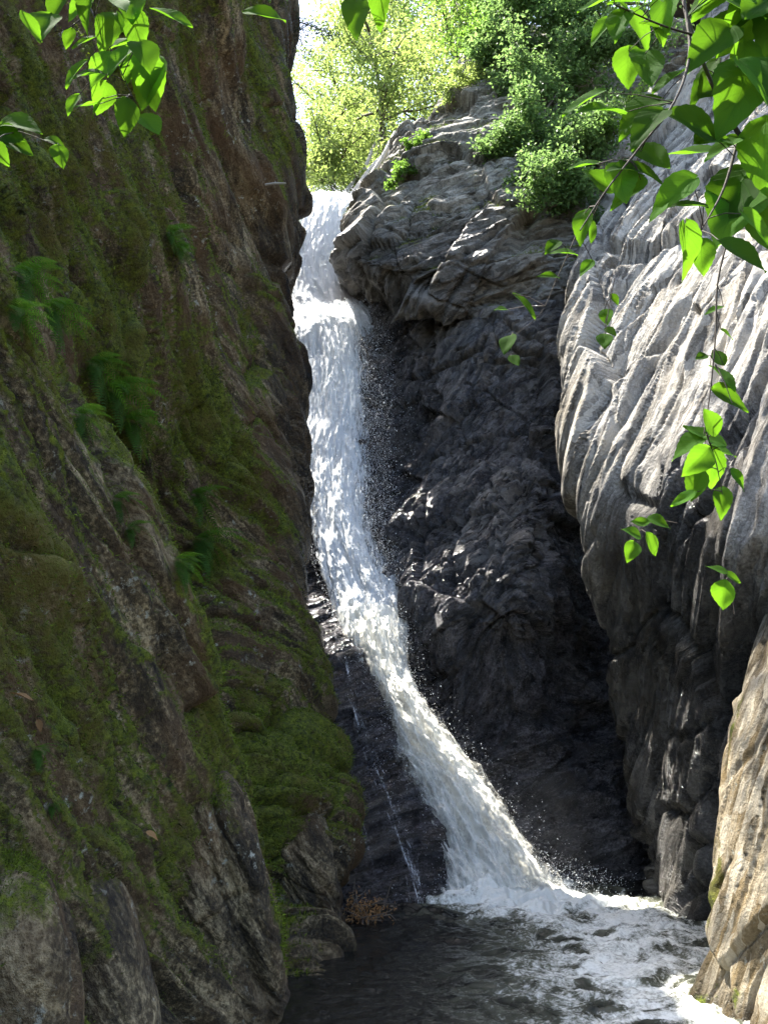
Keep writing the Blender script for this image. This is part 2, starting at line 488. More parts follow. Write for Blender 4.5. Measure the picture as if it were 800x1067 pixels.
def droplet_material():
    k = NT('water_droplets')
    d = k.n('ShaderNodeBsdfDiffuse'); k.inp(d, 'Color', (0.88, 0.90, 0.92, 1))
    t = k.n('ShaderNodeBsdfTranslucent'); k.inp(t, 'Color', (0.88, 0.90, 0.92, 1))
    m = k.n('ShaderNodeMixShader'); m.inputs[0].default_value = 0.45
    k.link(d.outputs[0], m.inputs[1]); k.link(t.outputs[0], m.inputs[2])
    k.link(m.outputs[0], k.out.inputs[0])
    return k.m
M['droplet'] = droplet_material()

def pool_material():
    k = NT('pool_water')
    tc = k.n('ShaderNodeTexCoord').outputs['Object']
    foam = k.attr('foam')
    fl = k.noise(tc, 7, 6, 0.72, 1.2)
    f2 = k.noise(tc, 34, 5, 0.7, 0.6)
    v = k.math('ADD', k.math('MULTIPLY', fl, 0.55), k.math('MULTIPLY', f2, 0.45))
    a = k.math('ADD', foam, k.math('MULTIPLY', k.math('SUBTRACT', v, 0.5), 2.4))
    fm = k.maprange(a, 0.50, 0.95)
    w = k.n('ShaderNodeBsdfPrincipled')
    k.inp(w, 'Base Color', k.mix(k.maprange(foam, 0.1, 0.8), (0.010, 0.010, 0.009), (0.10, 0.105, 0.075)))
    k.inp(w, 'Roughness', 0.05); k.inp(w, 'IOR', 1.33); k.inp(w, 'Specular IOR Level', 0.22)
    bp = k.n('ShaderNodeBump', Strength=0.35, Distance=0.03, Height=k.noise(tc, 18, 4, 0.6, 0.8))
    k.inp(w, 'Normal', bp.outputs[0])
    b2 = k.n('ShaderNodeBump', Strength=0.7, Distance=0.03, Height=v)
    d = k.n('ShaderNodeBsdfDiffuse'); k.inp(d, 'Color', k.mix(f2, (0.52, 0.54, 0.49), (0.80, 0.80, 0.76)))
    k.inp(d, 'Normal', b2.outputs[0])
    mx = k.n('ShaderNodeMixShader'); k.link(fm, mx.inputs[0])
    k.link(w.outputs[0], mx.inputs[1]); k.link(d.outputs[0], mx.inputs[2])
    k.link(mx.outputs[0], k.out.inputs[0])
    return k.m
M['pool'] = pool_material()

# ------------------------------------------------------------------ rock building
MOSS_SEEDS = []

def finish_rock(name, g, mat, amp=1.0, moss=None, wet=None, pale=None, disp=None, parent=None, flip=False, keep_moss=0.0):
    nr, nc = g.shape[:2]
    n = grid_normals(g)
    if flip: n = -n
    p = g.reshape(-1, 3); nn = n.reshape(-1, 3)
    d, q = rock_disp(p, amp, **(disp or {}))
    dg = np.pad(d.reshape(nr, nc), 1, mode='edge')         # soften each step over a couple of mesh rows
    dg = 0.17 * dg[:-2] + 0.66 * dg[1:-1] + 0.17 * dg[2:]
    d = (0.17 * dg[:, :-2] + 0.66 * dg[:, 1:-1] + 0.17 * dg[:, 2:]).reshape(-1)
    p2 = p + nn * d[:, None]
    n2 = grid_normals(p2.reshape(nr, nc, 3)).reshape(-1, 3)
    if flip: n2 = -n2
    z = np.zeros(len(p), F32)
    at = {'fol': q,
          'moss': moss(p2, n2, d) if moss else z,
          'wet': np.clip(wet(p2, n2, d), 0, 1) if wet else z,
          'pale': np.clip(pale(p2, n2, d), 0, 1) if pale else z}
    if moss:
        lift = sstep(0.42, 0.75, at['moss'])
        p2 = p2 + n2 * (lift * (0.022 + 0.03 * fbm(p2.astype(F32) * 5.0, 3)))[:, None]
    f = grid_faces(nr, nc)
    if not flip: f = f[:, ::-1]
    o = mesh_np(name, p2, f, mat, parent, mat is M['mossy_rock'], at)
    if keep_moss > 0:
        MOSS_SEEDS.append((p2, n2, at['moss'], keep_moss))
    return o, p2.reshape(nr, nc, 3), n2.reshape(nr, nc, 3)

def rows_world(rows):
    return [[P(px, py, Y) for (px, Y) in cols] for py, cols in rows]

def left_moss(p, n, d):
    p = p.astype(F32)
    big = fbm(p * np.array([0.9, 0.5, 0.5], F32) + 8, 3)
    q = p @ ROT
    stripe = fbm(q * np.array([1.6, 0.3, 0.25], F32) + 2, 3)
    m = 0.58 + 0.40 * big + 0.34 * stripe + 0.45 * np.clip(n[:, 2], -0.3, 0.8)
    return m - 0.8 * sstep(9.2, 10.5, p[:, 1] - 0.10 * p[:, 2]) - 0.5 * (1 - sstep(0.0, 0.9, p[:, 2]))

def left_wet(p, n, d):
    w = sstep(8.9, 10.3, p[:, 1] - 0.10 * p[:, 2]) * 1.1
    w = np.maximum(w, 0.8 * (1 - sstep(0.05, 0.5, p[:, 2])))
    return w + 0.25 * fbm(p.astype(F32) * 0.8, 2)

# left cliff: long wall running from beside the camera to the corner at the waterfall
rows = [
 (-14, [(-700, 1.7), (-300, 2.9), (0, 5.0), (120, 6.9), (220, 9.0), (300, 11.8)]),
 (100, [(-700, 1.7), (-300, 2.8), (0, 4.8), (120, 6.7), (220, 9.0), (305, 11.8)]),
 (200, [(-700, 1.7), (-300, 2.7), (0, 4.6), (120, 6.5), (220, 8.9), (306, 11.8)]),
 (300, [(-700, 1.65), (-300, 2.65), (0, 4.5), (120, 6.3), (220, 8.9), (290, 11.6)]),
 (400, [(-700, 1.6), (-300, 2.6), (0, 4.5), (120, 6.7), (220, 8.8), (293, 11.5)]),
 (550, [(-700, 1.6), (-300, 2.6), (0, 4.7), (120, 7.7), (230, 8.8), (306, 11.2)]),
 (700, [(-700, 1.6), (-300, 2.6), (0, 4.7), (130, 8.1), (250, 8.4), (322, 10.6)]),
 (800, [(-700, 1.6), (-300, 2.6), (0, 4.7), (140, 7.9), (270, 8.1), (340, 9.9)]),
 (870, [(-700, 1.6), (-300, 2.6), (0, 4.7), (150, 7.5), (290, 7.9), (350, 9.4)]),
 (950, [(-700, 1.6), (-300, 2.6), (0, 4.6), (160, 6.2), (270, 7.5), (325, 8.3)]),
 (1010, [(-700, 1.6), (-300, 2.6), (0, 4.5), (170, 6.0), (265, 7.0), (312, 7.4)]),
 (1120, [(-700, 1.6), (-300, 2.6), (0, 4.4), (170, 5.7), (260, 6.0), (300, 6.2)]),
]
W = rows_world(rows)
for r in W:                                            # the corner turns away from the camera and left
    e = r[-1]
    r.append(e + np.array([-0.15, 0.25, 0.05]))
    r.append(e + np.array([-1.2, 0.5, 0.1]))
    r.append(e + np.array([-4.5, 0.6, 0.2]))
top = [p + np.array([-0.35, 0.0, 0.12 + (1.6, 1.6, 1.3, 0.6)[i] if i < 4 else 0.12]) for i, p in enumerate(W[0])]
top = [np.array(p) for p in top]
top2 = [p + np.array([-4.0, 0.0, 0.4]) for p in top]
W = [top2, top] + W
g = loft(np.array(W), 900, 560)
o, LP, LN = finish_rock('cliff_left', g, M['mossy_rock'], 1.0, left_moss, left_wet, None, dict(crack=0.18, bed=0.09, el=0.6), None, False, 1.0)
tag(o, 'tall dark mossy cliff wall in shade beside the waterfall', 'cliff', kind='structure')

# slab leaning in front of it
rows = [
 (150, [(-800, 1.3), (-500, 1.6), (-300, 1.9), (-200, 2.3)]),
 (300, [(-800, 1.3), (-400, 1.8), (-110, 2.7), (-8, 3.4)]),
 (400, [(-800, 1.3), (-350, 1.9), (-60, 2.9), (46, 4.0)]),
 (500, [(-800, 1.3), (-320, 2.0), (-25, 3.1), (104, 4.6)]),
 (600, [(-800, 1.3), (-300, 2.1), (15, 3.3), (156, 5.2)]),
 (700, [(-800, 1.3), (-260, 2.1), (45, 3.5), (203, 5.8)]),
 (800, [(-800, 1.3), (-230, 2.1), (75, 3.7), (242, 6.2)]),
 (900, [(-800, 1.3), (-220, 2.1), (95, 3.8), (258, 6.2)]),
 (1000, [(-800, 1.3), (-220, 2.1), (100, 3.8), (262, 6.0)]),
 (1120, [(-800, 1.3), (-220, 2.1), (105, 3.7), (266, 5.6)]),
 (1300, [(-800, 1.2), (-220, 2.0), (105, 3.3), (266, 4.6)]),
]
W = rows_world(rows)
for r in W:
    e = r[-1]
    r.append(e + np.array([-0.10, 0.22, 0.02]))
    r.append(e + np.array([-0.7, 0.8, 0.0]))
    r.append(e + np.array([-1.8, 1.6, 0.0]))
W = [[p + np.array([-0.6, 0.1, 0.1]) for p in W[0]]] + W
g = loft(np.array(W), 640, 420)
o, SPt, SN = finish_rock('rock_slab', g, M['mossy_rock'], 0.8, left_moss,
            None, None, dict(bed=0.10, big=0.2, crack=0.16, el=0.5), None, False, 1.0)
tag(o, 'mossy leaning rock slab with long diagonal ridges in the near left corner', 'rock slab')

def blob_rock(name, c, size, rot, mat, sub=6, amp=0.35, moss=None, wet=None, pale=None, p=2.6, disp=None, keep_moss=0.0, parent=None):
    import bmesh
    from mathutils import Euler
    bm = bmesh.new(); bmesh.ops.create_icosphere(bm, subdivisions=sub, radius=1.0)
    v = np.array([x.co[:] for x in bm.verts]); f = np.array([[y.index for y in x.verts] for x in bm.faces]); bm.free()
    k = (np.abs(v) ** p).sum(1) ** (1 / p)
    v = v / k[:, None]
    nrm = v * np.abs(v) ** (p - 2); nrm = nrm / np.array(size); nrm /= np.linalg.norm(nrm, axis=1)[:, None]
    R = np.array(Euler([math.radians(a) for a in rot]).to_matrix())
    v = (v * np.array(size)) @ R.T + np.array(c); nrm = nrm @ R.T
    d, q = rock_disp(v, amp, **(disp or dict(rot=ROTB, bed=0.10, mid=0.12)))
    v2 = v + nrm * d[:, None]
    z = np.zeros(len(v), F32)
    at = {'fol': q, 'moss': moss(v2, nrm, d) if moss else z,
          'wet': np.clip(wet(v2, nrm, d), 0, 1) if wet else z, 'pale': np.clip(pale(v2, nrm, d), 0, 1) if pale else z}
    if keep_moss: MOSS_SEEDS.append((v2, nrm, at['moss'], keep_moss))
    return mesh_np(name, v2, f, mat, parent, True, at)

def top_moss(off):
    def f(p, n, d):
        return off + 0.5 * n[:, 2] + 0.4 * fbm(p.astype(F32) * 1.6 + 3, 3) - 0.4 * (1 - sstep(0.1, 0.5, p[:, 2]))
    return f
def low_wet(p, n, d): return 0.9 * (1 - sstep(0.05, 0.45, p[:, 2]))

o = blob_rock('boulder', P(222, 930, 5.45), (0.40, 0.55, 0.80), (14, -18, 10), M['mossy_rock'], 7, 0.45, top_moss(0.12), low_wet, None, 3.6, None, 0.6)
tag(o, 'rounded ridged boulder with mossy top under the leaning slab at the pool edge', 'boulder')
o = blob_rock('boulder', P(-8, 1035, 3.2), (0.32, 0.45, 0.50), (8, -12, 20), M['mossy_rock'], 7, 0.30, top_moss(0.10), None, None, 2.5, None, 0.6)
tag(o, 'smooth brown boulder in the bottom left corner', 'boulder')
o = blob_rock('boulder', P(112, 1020, 4.0), (0.20, 0.30, 0.48), (10, -16, 5), M['mossy_rock'], 6, 0.26, top_moss(-0.05), None, None, 2.6, None, 0.4)
tag(o, 'small upright rock wedged between the corner boulder and the ridged boulder', 'boulder')
o = blob_rock('boulder', P(322, 925, 8.5), (0.30, 0.45, 0.72), (16, -10, 0), M['mossy_rock'], 7, 0.30, top_moss(-0.1), low_wet, None, 3.0, None, 0.4)
tag(o, 'grey green slabby boulder at the foot of the mossy cliff beside the dark pool', 'boulder')

# wet slab under the left edge of the cascade
rows = [
 (560, [(250, 12.6), (300, 12.5), (338, 12.4), (400, 12.7)]),
 (640, [(270, 12.1), (320, 11.9), (362, 11.85), (420, 12.2)]),
 (700, [(280, 11.6), (335, 11.3), (380, 11.2), (440, 11.7)]),
 (770, [(300, 11.2), (352, 10.9), (408, 10.75), (470, 11.2)]),
 (850, [(310, 10.8), (370, 10.4), (436, 10.2), (500, 10.8)]),
 (915, [(310, 10.3), (370, 9.9), (445, 9.8), (520, 10.5)]),
 (955, [(310, 9.6), (370, 9.3), (450, 9.5), (520, 10.3)]),
 (1000, [(310, 9.2), (370, 9.0), (450, 9.3), (520, 10.2)]),
]
g = loft(np.array(rows_world(rows)), 340, 200)
o, WP, WN = finish_rock('rock_slab', g, M['wet_rock'], 0.45, None, lambda p, n, d: np.ones(len(p)), None)
tag(o, 'black wet rock slab beside the lower cascade, trickles running down it', 'rock slab')

# back wall right of the falls
def back_wet(p, n, d):
    w = 0.95 - 0.75 * sstep(5.5, 8.5, p[:, 2]) * sstep(0.2, 1.6, p[:, 0])
    return w + 0.3 * fbm(p.astype(F32) * 0.9 + 60, 2)
def back_pale_glint(p, n, d):  # sunlit patch and wet glints painted into the wall colour as pale tone
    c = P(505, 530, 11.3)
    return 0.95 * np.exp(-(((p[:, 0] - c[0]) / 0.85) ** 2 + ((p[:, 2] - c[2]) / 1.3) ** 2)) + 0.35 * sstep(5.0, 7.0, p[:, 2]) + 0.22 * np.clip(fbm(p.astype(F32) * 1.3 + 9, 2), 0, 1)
rows = [
 (180, [(240, 15.2), (400, 14.5), (480, 13.6), (560, 13.0), (640, 12.6), (760, 12.2)]),
 (300, [(240, 14.3), (400, 13.8), (480, 12.4), (560, 12.0), (640, 12.1), (760, 11.9)]),
 (325, [(240, 13.6), (400, 13.1), (480, 11.75), (560, 11.4), (640, 12.0), (760, 11.9)]),
 (420, [(240, 13.2), (400, 12.65), (480, 11.65), (560, 11.15), (620, 11.6), (760, 11.9)]),
 (500, [(240, 13.0), (400, 12.4), (470, 11.6), (550, 10.85), (620, 11.7), (760, 12.0)]),
 (580, [(240, 12.8), (400, 12.1), (450, 11.3), (540, 10.5), (620, 11.8), (760, 12.0)]),
 (645, [(280, 12.5), (415, 11.9), (455, 11.0), (540, 10.45), (620, 11.7), (760, 12.0)]),
 (700, [(300, 12.2), (425, 11.8), (470, 11.2), (540, 10.9), (620, 11.8), (760, 12.0)]),
 (770, [(320, 11.9), (440, 11.6), (490, 11.4), (550, 11.3), (620, 11.7), (760, 11.9)]),
 (850, [(380, 11.5), (480, 11.3), (525, 11.2), (570, 11.2), (630, 11.3), (760, 11.6)]),
 (915, [(400, 11.1), (490, 11.05), (535, 11.0), (590, 11.0), (640, 11.05), (760, 11.3)]),
 (1000, [(400, 10.8), (480, 10.8), (530, 10.8), (590, 10.8), (640, 10.8), (760, 11.0)]),
]
W = rows_world(rows)
for a in (0, 1): W[0][a] = np.array([W[0][a][0], W[0][a][1], 10.9])
g = loft(np.array(W), 760, 520)
o, BP, BN = finish_rock('cliff_back', g, M['wet_rock'], 0.85, None, back_wet, back_pale_glint, dict(big=0.25, slab=0.40, mid=0.30, fine=0.11, bed=-0.03, joint=0.38, crack=0.18, el=1.25))
tag(o, 'dark wet layered rock wall behind the pool, right of the waterfall', 'cliff', kind='structure')

# bulging crag over the back wall
def crag_moss(p, n, d):
    return -0.12 + 0.62 * n[:, 2] + 0.45 * fbm(p.astype(F32) * 1.1 + 3, 3)
def crag_wet(p, n, d):
    return 0.9 * (1 - sstep(8.8, 9.9, p[:, 2])) * (1 - sstep(1.2, 2.2, p[:, 0]) * 0.5) + 0.25 * fbm(p.astype(F32) * 1.2, 2)
rows = [
 (30, [(530, 13.9), (575, 13.3), (625, 12.9), (720, 12.5)]),
 (85, [(474, 13.4), (525, 12.7), (595, 12.4), (720, 12.2)]),
 (135, [(414, 13.0), (470, 12.2), (560, 11.9), (720, 11.8)]),
 (190, [(386, 12.7), (440, 11.8), (540, 11.5), (720, 11.5)]),
 (240, [(370, 12.4), (430, 11.5), (530, 11.25), (720, 11.3)]),
 (278, [(364, 12.2), (430, 11.35), (530, 11.2), (720, 11.2)]),
 (303, [(396, 12.1), (440, 11.5), (540, 11.4), (720, 11.3)]),
 (330, [(415, 12.35), (470, 11.75), (555, 11.5), (720, 11.5)]),
]
W = rows_world(rows)
W2 = []
for r in W:
    e = r[0]
    W2.append([e + np.array([0.7, 3.0, 0.2]), e + np.array([0.12, 0.8, 0.05])] + r)
W2 = [[p + np.array([0.3, 3.0, 0.9]) for p in W2[0]], [p + np.array([0.1, 0.9, 0.35]) for p in W2[0]]] + W2
g = loft(np.array(W2), 420, 440)
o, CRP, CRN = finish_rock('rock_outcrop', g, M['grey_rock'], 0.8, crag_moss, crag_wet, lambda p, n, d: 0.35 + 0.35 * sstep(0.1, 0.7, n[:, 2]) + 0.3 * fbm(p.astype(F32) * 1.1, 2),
                          dict(big=0.2, slab=0.42, mid=0.26, fine=0.09, bed=-0.09, joint=0.42, crack=0.18, el=0.9, rot=ROTC), None, False, 0.35)
tag(o, 'bulging grey rock outcrop overhanging the waterfall on its right, bushes on top', 'rock outcrop')

# right wall
def right_wet_shade(p, n, d):  # wet foot of the wall, its colour also darkened for shade under the overhang
    low = 1 - sstep(2.5, 4.8, p[:, 2] - 0.5 * (9.0 - p[:, 1]))
    return 0.95 * low * sstep(6.2, 7.4, p[:, 1]) + 0.2 * fbm(p.astype(F32), 2)
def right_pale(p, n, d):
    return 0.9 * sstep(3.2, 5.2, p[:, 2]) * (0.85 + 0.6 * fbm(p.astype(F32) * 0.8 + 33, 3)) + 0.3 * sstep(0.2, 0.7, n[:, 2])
rows = [
 (-120, [(800, 16.0), (850, 15.0), (940, 13.2), (1100, 11.0), (1500, 5.0)]),
 (0, [(738, 14.6), (795, 13.6), (880, 11.8), (1040, 9.8), (1500, 4.6)]),
 (80, [(694, 13.4), (765, 12.2), (855, 10.5), (1010, 8.5), (1500, 4.3)]),
 (150, [(644, 12.2), (725, 11.1), (825, 9.4), (1000, 7.5), (1500, 4.1)]),
 (225, [(616, 11.0), (705, 9.8), (810, 8.2), (1000, 6.4), (1500, 4.0)]),
 (300, [(603, 10.5), (692, 9.1), (800, 7.5), (1000, 5.8), (1500, 3.9)]),
 (400, [(602, 9.9), (680, 8.45), (790, 6.9), (1000, 5.3), (1500, 3.8)]),
 (500, [(604, 9.6), (670, 8.0), (780, 6.4), (1000, 5.2), (1500, 3.7)]),
 (560, [(612, 9.5), (674, 7.95), (776, 6.3), (1000, 5.2), (1500, 3.7)]),
 (620, [(630, 9.8), (684, 8.3), (772, 6.6), (1000, 5.2), (1500, 3.7)]),
 (720, [(655, 10.4), (698, 9.3), (755, 7.7), (1000, 5.3), (1500, 3.7)]),
 (820, [(672, 10.3), (706, 9.3), (750, 7.9), (1000, 5.4), (1500, 3.7)]),
 (900, [(682, 9.9), (710, 8.9), (750, 7.7), (1000, 5.4), (1500, 3.7)]),
 (965, [(690, 8.9), (716, 8.4), (755, 7.4), (1000, 5.2), (1500, 3.6)]),
 (1020, [(705, 8.2), (735, 7.6), (775, 6.8), (1000, 5.0), (1500, 3.5)]),
 (1120, [(710, 7.8), (740, 7.2), (780, 6.4), (1000, 4.6), (1500, 3.2)]),
]
W = rows_world(rows)
for r in W:
    e = r[0]
    r.insert(0, e + np.array([0.10, 0.35, 0.0]))
    r.insert(0, e + np.array([0.7, 1.2, 0.0]))
    r.insert(0, e + np.array([2.5, 2.2, 0.0]))
W = [[p + np.array([2.5, 1.5, 1.0]) for p in W[0]], [p + np.array([0.5, 0.3, 0.5]) for p in W[0]]] + W
g = loft(np.array(W), 1000, 600)
o, RP, RN = finish_rock('cliff_right', g, M['pale_rock'], 0.9, lambda p, n, d: -0.35 + 0.5 * fbm(p.astype(F32) * 0.9 + 70, 3) + 0.2 * n[:, 2],
                        right_wet_shade, right_pale, dict(big=0.3, slab=0.50, mid=0.22, fine=0.07, bed=-0.065, joint=0.34, crack=0.24, rot=ROTR, el=0.46), None, False, 0.25)
tag(o, 'steep pale grey cliff in sunlight above the pool, facing the mossy cliff', 'cliff', kind='structure')

# sunlit rock in the lower right corner
rows = [
 (540, [(830, 7.0), (870, 6.2), (960, 5.2), (1200, 4.2)]),
 (600, [(805, 6.8), (850, 6.0), (950, 5.0), (1200, 4.0)]),
 (680, [(782, 6.6), (835, 5.8), (945, 4.9), (1200, 3.9)]),
 (750, [(766, 6.5), (825, 5.75), (940, 4.8), (1200, 3.8)]),
 (850, [(752, 6.45), (820, 5.7), (935, 4.75), (1200, 3.7)]),
 (950, [(730, 6.5), (805, 5.7), (930, 4.7), (1200, 3.6)]),
 (1010, [(712, 6.5), (790, 5.75), (925, 4.7), (1200, 3.6)]),
 (1050, [(706, 6.4), (780, 5.8), (920, 4.7), (1200, 3.5)]),
 (1150, [(700, 6.0), (780, 5.4), (920, 4.5), (1200, 3.2)]),
]
W = rows_world(rows)
for r in W:
    e = r[0]
    r.insert(0, e + np.array([0.08, 0.25, 0.0]))
    r.insert(0, e + np.array([1.2, 0.9, 0.0]))
W = [[p + np.array([0.4, 0.6, 0.25]) for p in W[0]]] + W
g = loft(np.array(W), 460, 260)
def sun_moss(p, n, d): return -0.05 + 0.5 * fbm(p.astype(F32) * 1.5 + 20, 3) + 0.45 * (1 - sstep(0.05, 0.4, p[:, 2])) + 0.3 * sstep(6.1, 6.5, p[:, 1])
o, _, _ = finish_rock('rock_outcrop', g, M['tan_rock'], 0.5, sun_moss, lambda p, n, d: 0.9 * (1 - sstep(0.02, 0.25, p[:, 2])),
            lambda p, n, d: 0.85 * np.ones(len(p)), dict(rot=ROTR, el=0.5, big=0.3, slab=0.42, mid=0.20, fine=0.07, bed=-0.06, joint=0.2, crack=0.12))
tag(o, 'pale sunlit rock outcrop with yellow moss at the bottom right pool edge', 'rock outcrop')

# low rocks in the pool
o = blob_rock('boulder', P(625, 1003, 7.5) + np.array([0, 0, -0.06]), (0.30, 0.25, 0.11), (0, 0, 20), M['mossy_rock'], 5, 0.12,
              lambda p, n, d: 0.45 + 0 * p[:, 0], lambda p, n, d: 0.6 + 0 * p[:, 0], None, 2.2)
tag(o, 'small olive rock awash in the foam in the middle of the pool', 'boulder')

# ------------------------------------------------------------------ ground: pool bed and the land above the gorge
def sheet(name, x0, x1, y0, y1, nx, ny, hf, mat):
    X, Y = np.meshgrid(np.linspace(x0, x1, nx), np.linspace(y0, y1, ny))
    p = np.stack([X, Y, np.zeros_like(X)], -1).reshape(-1, 3)
    p[:, 2] = hf(p)
    q = p.astype(F32) @ ROT
    z = np.zeros(len(p), F32)
    return mesh_np(name, p, grid_faces(ny, nx), mat, None, True, {'fol': q, 'moss': z, 'wet': z + 0.8, 'pale': z})
o = sheet('ground', -60, 60, -30, 12.5, 120, 90, lambda p: -0.75 + 0.15 * fbm(p.astype(F32) * 0.8, 3), M['mossy_rock'])
tag(o, 'stony bed under the pool', 'ground', kind='structure')

def hill_h(p):
    x, y = p[:, 0], p[:, 1]
    xc = -1.15 - 0.25 * np.clip(y - 15, 0, 30)          # stream bends left as it goes upstream
    dR = np.clip(x - xc - 1.0, 0, 60); dL = np.clip(xc - 1.3 - x, 0, 60)
    h = 10.2 + 0.10 * np.clip(y - 14, 0, 100)
    h = h + 4.2 * (1 - np.exp(-dR / 2.6)) + 0.33 * dR + 2.5 * (1 - np.exp(-dL / 3.0)) + 0.1 * dL
    h = h + 0.35 * fbm(p.astype(F32) * np.array([0.5, 0.5, 0], F32), 4) * (0.25 + np.clip(np.minimum(1, dR + dL), 0, 1))
    return h
o = sheet('hillside', -60, 70, 13.9, 120, 260, 240, hill_h, M['forest_floor'])
tag(o, 'wooded bank rising above the lip of the waterfall', 'hillside', kind='structure')

# ------------------------------------------------------------------ pool
def build_pool():
    nx, ny = 560, 720
    X, Y = np.meshgrid(np.linspace(-2.2, 5.4, nx), np.linspace(2.0, 12.2, ny))
    p = np.stack([X, Y, np.zeros_like(X)], -1).reshape(-1, 3)
    pf = p.astype(F32)
    imp = np.array([1.25, 10.1])
    # main current: from the plunge toward the lower right
    path = np.array([[1.0, 10.6], [1.5, 9.6], [2.15, 8.6], [2.1, 7.6], [1.75, 6.7], [1.8, 5.5], [2.2, 3.0]])
    pts = crom(path, 60)
    dist = np.full(len(p), 9.0); along = np.zeros(len(p))
    for i, c in enumerate(pts):
        d = np.hypot(p[:, 0] - c[0], p[:, 1] - c[1]); m = d < dist
        dist[m] = d[m]; along[m] = i / 59
    di = np.hypot(p[:, 0] - imp[0], p[:, 1] - imp[1])
    width = 0.62 + 0.25 * np.sin(along * 5)
    sw = np.stack([fbm(pf * 0.9 + 4, 3), fbm(pf * 0.9 + 44, 3), np.zeros(len(p), F32)], 1)
    rid = ridged((pf + 0.5 * sw) * np.array([1.9, 2.6, 1], F32), 4)
    foam = 0.50 * np.exp(-(dist / width) ** 2) * (1.1 - 0.55 * along) + 0.75 * np.exp(-(di / 0.85) ** 2)
    foam = np.clip(foam, 0, 1.05) + 0.24 * rid - 0.12
    far = 0.30 * np.exp(-(dist / 1.7) ** 2)
    foam = foam + far * np.clip(rid, 0, 1)
    foam = foam - 0.28 * sstep(0.8, 1.7, dist)
    foam = np.where(p[:, 0] < -0.4, foam - 0.2, foam)
    rough = 0.02 + 0.10 * np.exp(-(di / 1.3) ** 2) + 0.035 * np.exp(-(dist / 0.9) ** 2)
    h = rough * (fbm((pf + 0.3 * sw) * np.array([2.2, 2.8, 1], F32), 4) + 0.45 * ridged(pf * np.array([4, 5, 1], F32) + sw, 3))
    h += np.exp(-(di / 0.50) ** 2) * (0.22 + 0.16 * fbm(pf * 4.5 + sw, 4))
    p[:, 2] = h
    o = mesh_np('pool_water', p, grid_faces(ny, nx), M['pool'], None, True, {'foam': foam})
    tag(o, 'churning dark plunge pool with white foam trailing from the waterfall', 'pool', kind='structure')
build_pool()

def surf_at(px, py, grids):
    """nearest surface point of the given rock grids along the sight line of a photo pixel"""
    best = None
    for G in grids:
        g = G[0].reshape(-1, 3)
        rel = g - np.array([0, 0, CAMZ])
        dp = rel[:, 1] * CP + rel[:, 2] * SP
        u = 400 + FPX * rel[:, 0] / dp; v = 533.5 - FPX * (-rel[:, 1] * SP + rel[:, 2] * CP) / dp
        d = (u - px) ** 2 + (v - py) ** 2 + np.where(dp < 0.3, 1e9, 0)
        c = np.where(d < 30)[0]
        if len(c) == 0:
            if best is None: best = (1e6, g[int(np.argmin(d))], G[1].reshape(-1, 3)[int(np.argmin(d))])
            continue
        k = c[np.argmin(dp[c])]
        if best is None or dp[k] < best[0]: best = (dp[k], g[k], G[1].reshape(-1, 3)[k])
    return best[1], best[2]

# ------------------------------------------------------------------ waterfall
fall = empty('waterfall', (1.0, 10.3, 0.0))
tag(fall, 'tall white waterfall plunging down the rock cleft into the pool', 'waterfall')
ST = [  # py, px left, px right, Y
 (203, 312, 372, 14.05), (212, 311, 371, 13.8), (235, 309, 364, 13.6), (270, 306, 356, 13.45), (305, 303, 366, 13.3),
 (322, 303, 385, 13.15), (340, 306, 402, 12.95), (380, 313, 410, 12.8), (440, 315, 408, 12.6), (500, 318, 406, 12.35), (560, 325, 414, 12.1),
 (610, 338, 424, 11.9), (650, 352, 426, 11.7), (690, 368, 427, 11.45), (730, 384, 440, 11.2), (770, 398, 468, 10.95),
 (820, 418, 508, 10.65), (870, 436, 540, 10.4), (915, 450, 572, 10.15), (945, 450, 600, 9.95)]
LW = np.array([P(l, py, Y) for py, l, r, Y in ST]); RW = np.array([P(r, py, Y) for py, l, r, Y in ST])
LW = np.concatenate([[LW[0] + np.array([0, 1.6, 0.04])], LW]); RW = np.concatenate([[RW[0] + np.array([0, 1.6, 0.04])], RW])
FL = crom(np.stack([LW, RW], 1), 1400)                    # (n,2,3)
FC = FL.mean(1)
ARC = np.concatenate([[0], np.cumsum(np.linalg.norm(np.diff(FC, axis=0), axis=1))])
PYF = np.interp(FC[:, 2], [P(380, a, b)[2] for a, b in [(s[0], s[3]) for s in ST]][::-1], [s[0] for s in ST][::-1])

